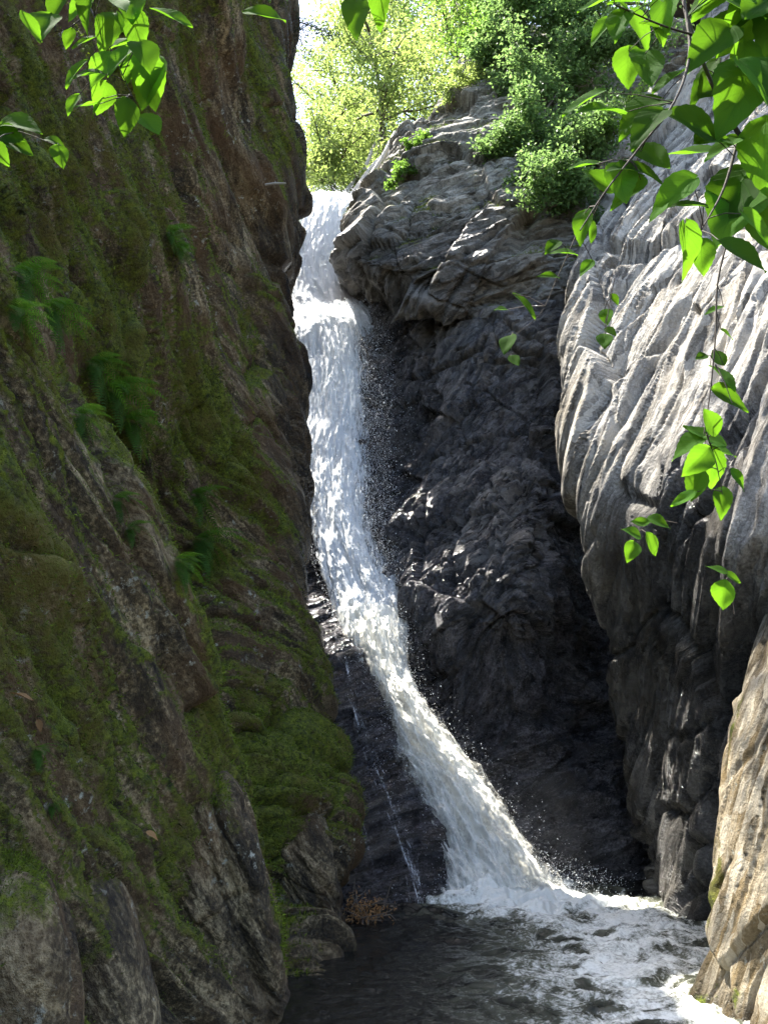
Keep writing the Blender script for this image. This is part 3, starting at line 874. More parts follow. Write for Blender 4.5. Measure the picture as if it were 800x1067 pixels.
def water_layer(name, i0, i1, mat, off, wide, covc, cove, bulge, clump, seed, nu=110, step=1, cbias=None):
    idx = np.arange(i0, i1, step)
    L = FL[idx, 0]; R = FL[idx, 1]
    u = np.linspace(-wide, 1 + wide, nu)
    g = L[:, None] * (1 - u)[None, :, None] + R[:, None] * u[None, :, None]
    wd = np.linalg.norm(R - L, axis=1)
    c = 1 - (2 * np.clip(u, -0.5, 1.5) - 1) ** 2
    arc = ARC[idx]
    fx = (u[None, :] - 0.5) * wd[:, None]
    fl = np.stack([fx, np.broadcast_to(arc[:, None], fx.shape), np.full_like(fx, seed * 3.7)], -1).astype(F32)
    n1 = fbm(fl.reshape(-1, 3) * np.array([7, 1.6, 1], F32) + seed, 4).reshape(fx.shape)
    n2 = fbm(fl.reshape(-1, 3) * np.array([9, 2.4, 1], F32) + seed + 9, 5).reshape(fx.shape)
    tb = np.clip((arc - ARC[int(len(ARC) * 0.62)]) / 2.0, 0, 1)[:, None]       # turbulence grows down the cascade
    d = bulge * np.clip(c, -0.4, 1)[None, :] * np.minimum(1, wd[:, None]) + clump * (n1 * (1 - tb) + 1.9 * n2 * tb) + off
    g[..., 1] -= d * 0.9; g[..., 2] += d * (0.15 + 0.5 * tb)
    e = np.minimum(u, 1 - u) * wd[:, None]                                     # metres from the edge
    edge = np.clip((e + wide * wd[:, None]) / np.minimum(0.34, 0.42 * wd[:, None]), 0, 1)
    cov = cove + (covc - cove) * edge
    if cbias is not None: cov = cov + cbias(u[None, :] + 0 * fx, PYF[idx][:, None] + 0 * fx)
    cov = cov - 0.6 * (1 - np.clip((e + wide * wd[:, None]) / 0.08, 0, 1))
    cov = cov + 0.16 * fbm(fl.reshape(-1, 3) * np.array([2.2, 0.8, 1], F32) + 5 + seed, 3).reshape(fx.shape)
    return mesh_np(name, g.reshape(-1, 3), grid_faces(len(idx), nu), mat, fall, True,
                   {'flow': fl.reshape(-1, 3), 'cov': cov.reshape(-1)})

def at_py(v): return int(np.argmin(np.abs(PYF - v)))
iA, iB, iC, iD = 0, at_py(324), at_py(640), len(FL)
def curtain_bias(u, py):        # the right half of the curtain is torn and the rock shows through
    return -0.80 * sstep(0.48, 0.85, u) * sstep(325, 370, py) * (1 - sstep(560, 640, py))
water_layer('upper_chute', iA, iB + 25, M['water_sheet'], 0.0, 0.04, 1.0, 0.65, 0.10, 0.05, 1, 80)
water_layer('curtain', iB - 6, iC + 40, M['water_sheet'], 0.03, 0.04, 0.92, 0.40, 0.16, 0.06, 2, 120, 1, curtain_bias)
water_layer('curtain_veil', iB, iC + 20, M['water_sheet'], 0.16, 0.10, 0.34, 0.02, 0.22, 0.10, 3, 120, 1, curtain_bias)
water_layer('cascade', iC, iD, M['water_foam'], 0.05, 0.04, 1.15, 0.18, 0.20, 0.05, 4, 130)
water_layer('cascade_crest', iC + 30, iD, M['water_foam'], 0.15, 0.06, 0.72, -0.10, 0.26, 0.07, 5, 130)

# thin trickles on the wet slab and from the ledge at the right
def trickle(pts, w0, w1, seed, cov=0.62):
    c = crom(np.array([P(*p) for p in pts]), 220)
    wd = np.linspace(w0, w1, 220)
    u = np.linspace(-1, 1, 14)
    g = c[:, None] + np.stack([u[None] * wd[:, None], -0.06 + 0 * u[None] * wd[:, None], 0 * u[None] * wd[:, None]], -1)
    arc = np.concatenate([[0], np.cumsum(np.linalg.norm(np.diff(c, axis=0), axis=1))])
    fl = np.stack([u[None] * wd[:, None], np.broadcast_to(arc[:, None], (220, 14)), np.full((220, 14), seed * 2.1)], -1)
    cv = (cov * (1 - u[None] ** 2) + 0.1 + 0 * wd[:, None])
    mesh_np('trickle', g.reshape(-1, 3), grid_faces(220, 14), M['water_trickle'], fall, True,
            {'flow': fl.reshape(-1, 3), 'cov': cv.reshape(-1)})
def trickle_on(pts, w0, w1, seed, cov):
    out_ = []
    for px, py in pts:
        c, n = surf_at(px, py, [(WP, WN)])
        dp = c[1] - 0.07
        out_.append((px, py, dp))
    trickle(out_, w0, w1, seed, cov)
trickle_on([(350, 660), (360, 700), (374, 745), (388, 790), (402, 830), (416, 870), (428, 905), (436, 940)], 0.08, 0.22, 1, 0.44)
trickle_on([(340, 690), (350, 740), (362, 800), (374, 850), (388, 900)], 0.05, 0.10, 5, 0.42)

# droplets: short elongated drops torn off the sheet
def drops(name, pos, size, vel):
    n = len(pos)
    t = np.array([[0, 0, 1.0], [0.9, 0, -0.33], [-0.45, 0.78, -0.33], [-0.45, -0.78, -0.33]])
    dirn = vel / np.linalg.norm(vel, axis=1)[:, None]
    a = rng.normal(size=(n, 3)); a -= (a * dirn).sum(1)[:, None] * dirn; a /= np.linalg.norm(a, axis=1)[:, None]
    b = np.cross(dirn, a)
    st = rng.uniform(1.1, 2.6, n)
    V = (pos[:, None] + size[:, None, None] * (t[None, :, 0, None] * a[:, None] + t[None, :, 1, None] * b[:, None]
         + st[:, None, None] * t[None, :, 2, None] * dirn[:, None]))
    fc = np.array([[0, 1, 2], [0, 2, 3], [0, 3, 1], [1, 3, 2]])
    Fc = (np.arange(n) * 4)[:, None, None] + fc[None]
    o = mesh_np(name, V.reshape(-1, 3), Fc.reshape(-1, 3), M['droplet'], fall, True)
    o['kind'] = 'stuff'
    return o

def make_spray():
    P_, S_, V_ = [], [], []
    def add(p, s, v): P_.append(p); S_.append(s); V_.append(v)
    down = np.array([0.03, -0.05, -1.0])
    # curtain: everywhere, most at the torn right side
    n = 34000
    i = rng.integers(iB, iC + 60, n)
    u = np.maximum(-0.04, np.where(rng.random(n) < 0.55, rng.beta(2.0, 1.2, n), rng.normal(0.6, 0.36, n)))
    p = FL[i, 0] * (1 - u)[:, None] + FL[i, 1] * u[:, None]
    p[:, 1] -= np.abs(rng.normal(0.12, 0.16, n)); p += rng.normal(0, 0.02, (n, 3))
    add(p, rng.gamma(2.2, 0.0011, n) + 0.0012, down + rng.normal(0, 0.12, (n, 3)))
    # upper chute edges
    n = 5000
    i = rng.integers(30, iB + 30, n); u = rng.normal(0.5, 0.38, n)
    p = FL[i, 0] * (1 - u)[:, None] + FL[i, 1] * u[:, None]
    p[:, 1] -= np.abs(rng.normal(0.05, 0.10, n)); p[:, 2] += rng.normal(0.02, 0.05, n)
    add(p, rng.gamma(2.0, 0.002, n) + 0.002, down + rng.normal(0, 0.15, (n, 3)))
    # lower cascade
    n = 9000
    i = rng.integers(iC, iD - 10, n); u = rng.normal(0.5, 0.33, n)
    p = FL[i, 0] * (1 - u)[:, None] + FL[i, 1] * u[:, None]
    k = (i - iC) / (iD - iC)
    p[:, 1] -= 0.15 + np.abs(rng.normal(0, 0.18, n)); p[:, 2] += np.abs(rng.normal(0, 0.11, n)) * (0.5 + k)
    add(p, rng.gamma(2.2, 0.0009, n) + 0.0010, np.array([0.35, -0.3, -0.8]) + rng.normal(0, 0.3, (n, 3)))
    # splash at the foot
    n = 8000
    th = rng.uniform(-0.6, math.pi + 0.6, n); r = np.abs(rng.normal(0, 0.55, n))
    p = np.stack([1.3 + r * np.cos(th) * 1.2, 10.15 - r * 0.5 * np.sin(th) + rng.normal(0, 0.12, n), 0.05 + np.abs(rng.normal(0, 0.26, n)) * np.exp(-r * 0.9)], 1)
    add(p, rng.gamma(2.0, 0.0012, n) + 0.0015, np.stack([np.cos(th), -np.sin(th), rng.uniform(0, 1.5, n)], 1) + 0.01)
    drops('spray', np.concatenate(P_), np.concatenate(S_), np.concatenate(V_))
make_spray()

def mist():
    """fine spray hanging in the air at the foot of the fall"""
    import bmesh
    bm = bmesh.new(); bmesh.ops.create_icosphere(bm, subdivisions=3, radius=1.0)
    me = bpy.data.meshes.new('mist'); bm.to_mesh(me); bm.free()
    k = NT('mist'); k.t.nodes.clear()
    out_ = k.t.nodes.new('ShaderNodeOutputMaterial')
    tc = k.n('ShaderNodeTexCoord').outputs['Object']
    ln = k.n('ShaderNodeVectorMath'); ln.operation = 'LENGTH'; k.link(tc, ln.inputs[0])
    den = k.math('POWER', k.maprange(ln.outputs['Value'], 0.15, 1.0, 1.0, 0.0), 1.6)
    den = k.math('MULTIPLY', den, k.maprange(k.noise(tc, 2.2, 3, 0.6), 0.3, 0.7, 0.35, 1.2))
    v = k.n('ShaderNodeVolumeScatter'); v.inputs['Color'].default_value = (0.93, 0.96, 1.0, 1); v.inputs['Anisotropy'].default_value = 0.3
    k.link(k.math('MULTIPLY', den, 0.07), v.inputs['Density'])
    k.link(v.outputs[0], out_.inputs['Volume'])
    me.materials.append(k.m)
    o = bpy.data.objects.new('mist', me); COL.objects.link(o)
    o.parent = fall; o.location = (0.45, 0.05, 0.35); o.scale = (1.9, 1.2, 1.5)
    o['kind'] = 'stuff'
mist()

# ------------------------------------------------------------------ leaves and plants
def leaf_cloud(pos, size, normal_bias, mat, name, parent, aspect=0.55, droop=0.2):
    """many small folded leaves (4 verts each, two facets)"""
    n = len(pos)
    nr = rng.normal(size=(n, 3)) + np.asarray(normal_bias)
    nr /= np.linalg.norm(nr, axis=1)[:, None]
    t = rng.normal(size=(n, 3)); t[:, 2] -= droop
    t -= (t * nr).sum(1)[:, None] * nr; t /= np.linalg.norm(t, axis=1)[:, None]
    s = np.cross(nr, t)
    size = np.broadcast_to(size, (n,))[:, None] * rng.uniform(0.65, 1.35, (n, 1))
    a = pos; tip = pos + t * size - nr * size * 0.12
    l = pos + t * size * 0.45 + s * size * aspect * 0.5 + nr * size * 0.10
    r = pos + t * size * 0.45 - s * size * aspect * 0.5 + nr * size * 0.10
    V = np.stack([a, l, tip, r], 1).reshape(-1, 3)
    b = np.arange(n) * 4
    Fc = np.concatenate([np.stack([b, b + 1, b + 2], 1), np.stack([b, b + 2, b + 3], 1)])
    rnd = np.repeat(np.clip(rng.normal(0.5, 0.22, n), 0, 1), 4)
    return mesh_np(name, V, Fc, mat, parent, False, {'rnd': rnd})

def tube_mesh(paths, sides=7):
    """paths: list of (points (k,3), radii (k))"""
    VV, FF, base = [], [], 0
    for pts, rad in paths:
        pts = np.asarray(pts, float); rad = np.asarray(rad, float)
        k = len(pts)
        tg = np.gradient(pts, axis=0); tg /= np.linalg.norm(tg, axis=1)[:, None] + 1e-9
        ref = np.array([0.31, 0.2, 0.93]) if abs(tg[:, 2]).mean() < 0.8 else np.array([1.0, 0.1, 0])
        a = np.cross(tg, ref); a /= np.linalg.norm(a, axis=1)[:, None] + 1e-9
        b = np.cross(tg, a)
        th = np.linspace(0, 2 * math.pi, sides, endpoint=False)
        ring = pts[:, None] + rad[:, None, None] * (np.cos(th)[None, :, None] * a[:, None] + np.sin(th)[None, :, None] * b[:, None])
        VV.append(ring.reshape(-1, 3))
        ix = base + np.arange(k * sides).reshape(k, sides)
        nx = np.roll(ix, -1, axis=1)
        FF.append(np.stack([ix[:-1], nx[:-1], nx[1:], ix[1:]], -1).reshape(-1, 4))
        base += k * sides
    return np.concatenate(VV), np.concatenate(FF)

def curve_pts(p0, d, length, k=8, wob=0.12, rise=0.0):
    d = unit(d); pts = [np.asarray(p0, float)]
    for _ in range(k - 1):
        d = unit(d + rng.normal(0, wob, 3) + np.array([0, 0, rise]))
        pts.append(pts[-1] + d * length / (k - 1))
    return np.array(pts)

def tree(name, base, height, crown_r, mat, label, cat, group, leaves, lsize, trunk_r=0.12, lean=(0, 0, 1), crown_from=0.3, bark='bark', nlimb=16, normal_bias=(0, 0, 0.6)):
    root = empty(name, base); tag(root, label, cat, group)
    base = np.asarray(base, float)
    tr = curve_pts(base - np.array([0, 0, 0.3]), lean, height, 12, 0.06, 0.06)
    paths = [(tr, np.linspace(trunk_r, trunk_r * 0.2, 12))]
    tips = []
    for k in range(nlimb):
        f = crown_from + (1 - crown_from) * (k + 0.5) / nlimb
        q = tr[0] + 0; ii = f * 11; i0 = int(ii); i0 = min(i0, 10); q = tr[i0] + (tr[i0 + 1] - tr[i0]) * (ii - i0)
        a = k * 2.4 + rng.uniform(-0.5, 0.5)
        ln = crown_r * (1.1 - 0.6 * abs(f - 0.55)) * rng.uniform(0.7, 1.15)
        br = curve_pts(q, (math.cos(a), math.sin(a), 0.35), ln, 7, 0.2, 0.05)
        paths.append((br, np.linspace(trunk_r * 0.35, 0.01, 7)))
        tips += [br[3], br[4], br[5], br[6], br[6]]
        for j in range(3):
            b2 = curve_pts(br[2 + j], rng.normal(0, 1, 3) + np.array([math.cos(a), math.sin(a), 0.2]), ln * 0.5, 5, 0.25)
            paths.append((b2, np.linspace(trunk_r * 0.14, 0.006, 5)))
            tips += [b2[2], b2[3], b2[4]]
    tips.append(tr[-1])
    V, Fc = tube_mesh(paths)
    mesh_np('trunk', V, Fc, M[bark], root)
    tips = np.array(tips)
    cl = tips[rng.integers(0, len(tips), leaves)]
    sp = crown_r * 0.13
    pos = cl + rng.normal(0, 1, (leaves, 3)) * np.array([sp, sp, sp * 0.6])
    leaf_cloud(pos, lsize, normal_bias, mat, 'crown', root, 0.6)
    return root

def bush(name, anchors, leaves, lsize, spread, mat, label, cat, group, stems=8):
    """a low many-stemmed shrub rooted along the anchor points"""
    anchors = np.array(anchors); base = anchors.mean(0)
    root = empty(name, base); tag(root, label, cat, group)
    paths, tips = [], []
    for a in anchors:
        for k in range(stems):
            d = np.array([rng.normal(0, 0.7), rng.normal(-0.35, 0.5), rng.uniform(0.1, 1.0)])
            s = curve_pts(a, d, spread * rng.uniform(0.5, 1.3), 7, 0.28, -0.04)
            paths.append((s, np.linspace(0.012, 0.003, 7))); tips += list(s[2:])
    if len(anchors) > 1: paths.append((crom(anchors, 30), np.full(30, 0.02)))
    V, Fc = tube_mesh(paths, 5)
    mesh_np('stems', V, Fc, M['bark'], root)
    tips = np.array(tips)
    cl = tips[rng.integers(0, len(tips), leaves)]
    pos = cl + rng.normal(0, 1, (leaves, 3)) * spread * 0.12
    leaf_cloud(pos, lsize, (0, -0.2, 0.8), mat, 'foliage', root, 0.6)
    return root

# single big leaf of the near branches
def broad_leaf(pos, tdir, nrm, length, width, curl, arr, heart=False):
    t = unit(tdir); n = np.asarray(nrm, float); n = unit(n - (n @ t) * t); s = np.cross(n, t)
    nu, nv = 9, 25
    vv = np.linspace(0, 1, nv); uu = np.linspace(-1, 1, nu)
    w = np.sin(np.pi * np.clip(vv, 0, 1) ** (0.62 if heart else 0.78)) ** (0.75 if heart else 0.9) * (1 - 0.15 * vv)
    w = w + 0.028 * np.sin(vv * 46 + random.uniform(0, 6)) * (w > 0.2)
    bend = random.gauss(0, 0.10)
    V = []
    for i, v in enumerate(vv):
        for u in uu:
            back = -0.10 * heart * abs(u) * (1 - v) ** 6
            x = u * w[i] * width * 0.5
            y = (v + back) * length
            zz = abs(u) * w[i] * width * 0.16 - curl * length * (v ** 2) + 0.012 * length * math.sin(9 * v + 3 * u)
            V.append(pos + s * (x + bend * length * v * v) + t * y + n * (zz + 0.03 * length * u * math.sin(5 * v + bend * 30)))
    base = arr['n']
    ix = base + np.arange(nu * nv).reshape(nv, nu)
    arr['F'].append(np.stack([ix[:-1, :-1], ix[:-1, 1:], ix[1:, 1:], ix[1:, :-1]], -1).reshape(-1, 4))
    arr['V'].append(np.array(V)); arr['n'] += nu * nv
    U, VV = np.meshgrid(uu, vv)
    arr['luv'].append(np.stack([U, VV, 0 * U], -1).reshape(-1, 3))
    arr['rnd'].append(np.full(nu * nv, np.clip(random.gauss(0.45, 0.35), 0, 1)))

def leafy_branch(label, stems, leaves, mat, Y, group=None, stem_r=0.0035, petiole=0.25, heart=False, name='leafy_branch', up=0.75, more=0.0):
    """stems: lists of (px,py,Y); leaves: (px, py, size_px, angle_deg [, Y]) with the angle of the tip in the picture (0 right, 90 down)"""
    b0 = P(*stems[0][0])
    root = empty(name, b0); tag(root, label, 'branch', group)
    paths = []; sp = []
    for k, s in enumerate(stems):
        c = crom(np.array([P(*q) for q in s]), 24); sp.append(c)
        r0 = stem_r * (1.0 if k == 0 else 0.6)
        paths.append((c, np.linspace(r0, r0 * 0.35, 24)))
    sp = np.concatenate(sp)
    arr = dict(V=[], F=[], luv=[], rnd=[], n=0)
    leaves = list(leaves) + [(l[0] + random.uniform(-22, 22), l[1] + random.uniform(-18, 18), l[2] * random.uniform(0.6, 1.0), l[3] + random.uniform(-50, 50)) for l in leaves if random.random() < more]
    for lf in leaves:
        px, py, sz, ang = lf[:4]; yy = lf[4] if len(lf) > 4 else Y + random.uniform(-0.10, 0.10)
        a = math.radians(ang)
        L = sz / FPX * yy * 1.45
        dx, dz = math.cos(a), -math.sin(a)
        td = unit((dx, random.uniform(-0.5, 0.5), dz))
        ctr = P(px, py, yy)
        nr = np.array([random.gauss(0, 0.35), -1.0, up + random.gauss(0, 0.3)])
        pos = ctr - td * L * 0.5
        broad_leaf(pos, td, nr, L, L * random.uniform(0.50, 0.82), random.uniform(-0.05, 0.30), arr, heart)
        j = int(np.argmin(np.linalg.norm(sp - pos, axis=1)))
        q = sp[j]
        md = (q + pos) / 2 + np.array([0, 0, 0.006])
        paths.append((np.array([q, md, pos + td * 0.004]), np.array([0.0014, 0.0011, 0.0009])))
    V, Fc = tube_mesh(paths, 6)
    mesh_np('twig', V, Fc, M['twig'], root)
    mesh_np('leaves', np.concatenate(arr['V']), np.concatenate(arr['F']), mat, root, True,
            {'luv': np.concatenate(arr['luv']), 'rnd': np.concatenate(arr['rnd'])})
    return root
GB = 'leafy branches hanging over the gorge'
LM = M['leaf_fore']
leafy_branch('large branch of broad green leaves reaching in from the upper right corner',
  [[(830, 215, 1.75), (790, 170, 1.72), (755, 115, 1.7), (730, 60, 1.7), (705, -20, 1.7)],
   [(712, 0, 1.7), (718, 55, 1.66), (700, 110, 1.62), (665, 155, 1.6), (630, 200, 1.6), (604, 240, 1.6)],
   [(770, 140, 1.72), (752, 200, 1.7), (730, 240, 1.68)],
   [(800, 30, 1.7), (760, 40, 1.7), (700, 30, 1.65), (640, 5, 1.6)]],
  [(640, 28, 44, 120), (672, 72, 52, 100), (624, 110, 44, 185), (668, 115, 56, 140), (712, 125, 54, 200), (668, 35, 40, 60),
   (738, 42, 62, 140), (775, 95, 80, 110), (762, 215, 78, 130), (718, 262, 44, 80), (697, 205, 44, 150), (650, 172, 32, 180),
   (645, 192, 42, 100), (607, 236, 28, 100), (775, 268, 42, 40), (692, 15, 52, 100), (782, 22, 74, 120), (794, 160, 62, 100),
   (716, 160, 38, 190), (745, -5, 64, 150), (622, 188, 30, 210), (800, 90, 70, 60), (735, 145, 44, 160), (680, 165, 34, 60),
   (742, 95, 50, 120), (660, 0, 44, 200), (620, 5, 36, 150), (790, 240, 50, 100), (705, 75, 46, 150), (812, 40, 70, 90), (765, 5, 60, 60)],
  LM, 1.68, GB, 0.0075, 0.25, True, more=0.8)
leafy_branch('thin drooping twig with sparse leaves hanging in front of the sunlit cliff',
  [[(800, 190, 2.0), (765, 235, 2.0), (748, 290, 2.0), (745, 350, 2.0), (738, 420, 2.0), (730, 470, 2.0)],
   [(745, 380, 2.0), (755, 400, 1.98), (762, 420, 1.97)],
   [(735, 450, 2.0), (745, 480, 2.0), (752, 515, 2.0)]],
  [(752, 392, 30, 60), (760, 414, 36, 20), (748, 372, 18, 250), (744, 322, 16, 170), (733, 458, 34, 200), (742, 488, 36, 80),
   (716, 462, 30, 160), (724, 505, 26, 120), (752, 522, 26, 100), (768, 500, 20, 60), (728, 480, 30, 130), (757, 348, 14, 30),
   (730, 372, 12, 160), (740, 440, 24, 240), (712, 520, 22, 150), (750, 470, 24, 20)],
  LM, 2.0, GB, 0.0035)
leafy_branch('sprig of five small yellow green leaflets against the black alcove',
  [[(705, 545, 2.2), (690, 543, 2.2), (672, 548, 2.2), (662, 558, 2.2)]],
  [(658, 556, 16, 200), (658, 574, 18, 110), (677, 567, 20, 70), (667, 545, 14, 180), (686, 543, 18, 20)], LM, 2.2, GB, 0.0015, name='leaf_sprig')
leafy_branch('sprig of three small leaves low beside the sunlit rock edge',
  [[(765, 640, 2.2), (760, 610, 2.2), (752, 590, 2.2), (742, 570, 2.2)]],
  [(746, 594, 16, 200), (752, 620, 24, 100), (762, 603, 18, 30)], LM, 2.2, GB, 0.0015, name='leaf_sprig')
leafy_branch('sprig with two bright single leaves in front of the back wall',
  [[(600, 245, 1.9), (580, 290, 1.9), (560, 330, 1.9), (535, 350, 1.9)]],
  [(547, 318, 28, 45), (528, 358, 26, 115), (536, 376, 14, 60), (574, 256, 20, 150), (572, 286, 18, 190), (610, 278, 18, 140), (588, 262, 22, 200), (522, 322, 12, 180)],
  LM, 1.9, GB, 0.0016, name='leaf_sprig')
leafy_branch('sprig of narrow yellow leaves hanging at the edge of the right cliff',
  [[(640, 290, 2.1), (634, 320, 2.1), (630, 350, 2.1)]],
  [(632, 330, 16, 80), (629, 356, 18, 100), (636, 345, 12, 40), (640, 312, 12, 60)], LM, 2.1, GB, 0.0014, name='leaf_sprig')
leafy_branch('cluster of backlit leaves hanging from the upper left corner',
  [[(60, -60, 1.9), (90, 0, 1.9), (115, 50, 1.88), (138, 100, 1.86)],
   [(95, 10, 1.9), (70, 30, 1.9), (45, 35, 1.9)],
   [(110, 30, 1.9), (150, 20, 1.9), (185, 12, 1.9)]],
  [(45, 28, 44, 100), (90, 42, 26, 150), (125, 62, 42, 110), (157, 86, 52, 105), (133, 122, 36, 85), (178, 18, 38, 20), (112, 30, 50, 100),
   (78, 75, 34, 130), (108, 102, 30, 100), (92, 76, 26, 170), (140, 30, 46, 80), (150, 55, 36, 70), (88, 8, 40, 120), (75, 108, 24, 120), (115, 0, 50, 60), (60, 5, 40, 120)],
  LM, 1.88, GB, 0.0035, more=0.9)
leafy_branch('small spray of bright leaves entering at the left edge',
  [[(-60, 120, 1.8), (-10, 130, 1.8), (30, 140, 1.8), (60, 152, 1.8)]],
  [(20, 126, 42, 5), (8, 140, 30, 10), (18, 150, 32, 20), (57, 146, 18, 10), (62, 163, 24, 80), (0, 158, 26, 40), (-20, 140, 36, 60)], LM, 1.8, GB, 0.0022)
leafy_branch('two round leaves hanging at the top edge over the sky gap',
  [[(330, -90, 1.8), (355, -40, 1.8), (380, -15, 1.8)]],
  [(369, 20, 44, 95), (396, 6, 38, 80), (350, -20, 36, 120)], LM, 1.8, GB, 0.002, heart=True)
leafy_branch('single dull leaf hanging at the top edge in front of the mossy cliff',
  [[(240, -70, 1.9), (258, -30, 1.9), (266, 0, 1.9)]],
  [(275, 16, 42, 20), (262, -8, 36, 200)], LM, 1.9, GB, 0.002)

# ------------------------------------------------------------------ ferns on the left cliff
def fern(px, py, size_px, nfr, label, grids, tilt=0.0):
    c, n = surf_at(px, py, grids)
    sz = size_px / FPX * c[1]
    root = empty('fern', c); tag(root, label, 'fern', 'ferns on the mossy cliff')
    V, Fq, rn, base = [], [], [], 0
    for k in range(nfr):
        a = (k + rng.uniform(0.2, 0.8)) / nfr * 2 * math.pi
        out = unit(np.array([0.75, -0.35, 0.1]) + 0.9 * np.array([0.25 * math.cos(a), math.sin(a), math.cos(a) * 0.9]))
        L = sz * rng.uniform(0.6, 1.1)
        pts = [c + 0.0 * out]; d = out
        K = 17
        for j in range(K):
            d = unit(d + np.array([0, 0, -0.08])); pts.append(pts[-1] + d * L / K)
        pts = np.array(pts)
        up = np.array([0, 0, 1.0])
        rv = rng.uniform(0.2, 0.9)
        for j in range(2, K + 1):
            t = unit(pts[j] - pts[j - 1]); s = unit(np.cross(t, up)); nn = np.cross(s, t)
            w = L * 0.20 * math.sin(math.pi * (0.12 + 0.86 * (j / K)) ** 0.8) + 0.004
            for sg in (-1, 1):
                b = pts[j]; tip = b + sg * s * w + t * w * 0.45 - nn * w * 0.15
                m = b + sg * s * w * 0.5 + t * w * 0.16
                hw = L / K * 0.27
                V += [b - t * hw * 0.8, m - t * hw, tip, m + t * hw, b + t * hw * 0.8]
                Fq += [[base, base + 1, base + 3, base + 4], [base + 1, base + 2, base + 3, base + 3]]
                rn += [rv] * 5; base += 5
        # rachis as a thin strip
    Fq = np.array(Fq); quads = Fq[0::2]; tris = Fq[1::2][:, :3]
    mesh_np('fronds', np.array(V), [quads, tris], M['fern'], root, False, {'rnd': np.array(rn)})
    return root
LG = [(LP, LN), (SPt, SN)]
FERNS = [(25, 285, 75, 9, 'large dark fern at the left edge below the leaf spray'), (55, 320, 60, 8, 'fern spreading just under the large dark fern'),
 (15, 330, 55, 7, 'fern tucked above the top of the leaning slab'), (95, 385, 60, 9, 'fern in the upper crevice above the leaning slab'), (120, 410, 62, 9, 'fern with long fronds in the middle of the crevice'),
 (140, 440, 50, 7, 'lowest fern of the crevice cluster'), (85, 430, 46, 7, 'fern beside the slab edge under the crevice ferns'), (205, 515, 52, 8, 'fern on the brown rock face in the middle of the mossy cliff'),
 (210, 560, 60, 9, 'bright fern drooping over the brown rock face'), (190, 585, 46, 7, 'small fern under the bright drooping fern'), (125, 520, 36, 6, 'small fern low in the dark crevice'), (135, 555, 34, 6, 'tiny fern at the bottom of the dark crevice'),
 (180, 240, 40, 6, 'fern high on the mossy cliff'), (190, 260, 36, 6, 'fern just below the highest fern on the mossy cliff'), (40, 775, 30, 5, 'little fern on the leaning slab above the corner boulder'), (58, 840, 22, 5, 'seedling fern on mossy slab beside the ridged boulder')]
for f in FERNS: fern(f[0], f[1], f[2], f[3] + 5, f[4], LG)

# small bits lying on the rock
def flat_leaf(px, py, sz, ang, label, grids):
    c, n = surf_at(px, py, grids)
    root_arr = dict(V=[], F=[], luv=[], rnd=[], n=0)
    a = math.radians(ang); L = sz / FPX * c[1]
    nn = unit(n + np.array([0.2, -0.4, 0.5]))
    broad_leaf(c + nn * 0.02, unit((math.cos(a), 0.2, -math.sin(a))), nn, L, L * 0.6, 0.15, root_arr)
    o = mesh_np('fallen_leaf', root_arr['V'][0], root_arr['F'][0], M['dead_leaf'], None, True, {'rnd': root_arr['rnd'][0], 'luv': root_arr['luv'][0]}, loc=c)
    tag(o, label, 'leaf')
flat_leaf(152, 866, 16, 30, 'pale tan fallen leaf on the mossy top of the ridged boulder', LG)
flat_leaf(10, 724, 24, 10, 'dry orange brown leaf on the leaning slab at the left edge', LG)
flat_leaf(40, 752, 14, 70, 'small brown leaf just below the dry orange leaf', LG)

c, n = surf_at(290, 203, LG)
V, Fc = tube_mesh([(np.array([c + np.array([-0.25, -0.05, 0.06]), c + np.array([0.0, -0.16, 0.02]), c + np.array([0.16, -0.22, -0.02])]), np.array([0.012, 0.016, 0.010]))], 8)
o = mesh_np('stick', V, Fc, M['driftwood'], None, True, None, loc=c)
tag(o, 'bleached stick caught high on the mossy cliff near the falls lip', 'stick')

# debris at the pool edge: rusty dead twigs
c = P(380, 962, 8.6)
root = empty('dead_branch', c); tag(root, 'rusty dead conifer branch lodged at the pool edge below the cliff', 'branch')
paths = [(curve_pts(c + rng.normal(0, 0.06, 3) + np.array([0, 0, 0.06]), rng.normal(0, 1, 3) * np.array([1, 0.4, 0.7]), 0.35, 6, 0.2), np.linspace(0.008, 0.003, 6)) for _ in range(16)]
V, Fc = tube_mesh(paths, 5); mesh_np('twig', V, Fc, M['bark'], root)
leaf_cloud(c + rng.normal(0, 1, (500, 3)) * np.array([0.11, 0.1, 0.07]) + np.array([0, 0, 0.1]), 0.04, (0, 0, 0.3), M['dead_leaf'], 'needles', root, 0.25)

# ------------------------------------------------------------------ bushes on the crag and trees above
GS = 'bushes on top of the outcrop'
bush('bush', [P(545, 100, 12.2), P(585, 80, 11.9), P(560, 150, 11.6), P(600, 150, 11.5), P(530, 60, 12.6)], 15000, 0.075, 0.9, M['leaf_cool'], 'large cool green bush hanging over the right side of the outcrop', 'bush', GS)
bush('bush', [P(550, 20, 12.6), P(600, 30, 12.2), P(600, -40, 12.2), P(640, 60, 11.8)], 13000, 0.08, 1.0, M['leaf_cool'], 'tall leafy bush at the top edge above the large cool green bush', 'bush', GS)
bush('bush', [P(600, 200, 11.1), P(575, 215, 11.0), P(610, 160, 11.2)], 8000, 0.065, 0.7, M['leaf_cool'], 'shaded bush low in the notch between outcrop and right cliff', 'bush', GS)
bush('bush', [P(505, 50, 13.0), P(520, 15, 13.2)], 8000, 0.075, 0.8, M['leaf_mid'], 'green bush between the yellow crest bush and the tall leafy bush', 'bush', GS)
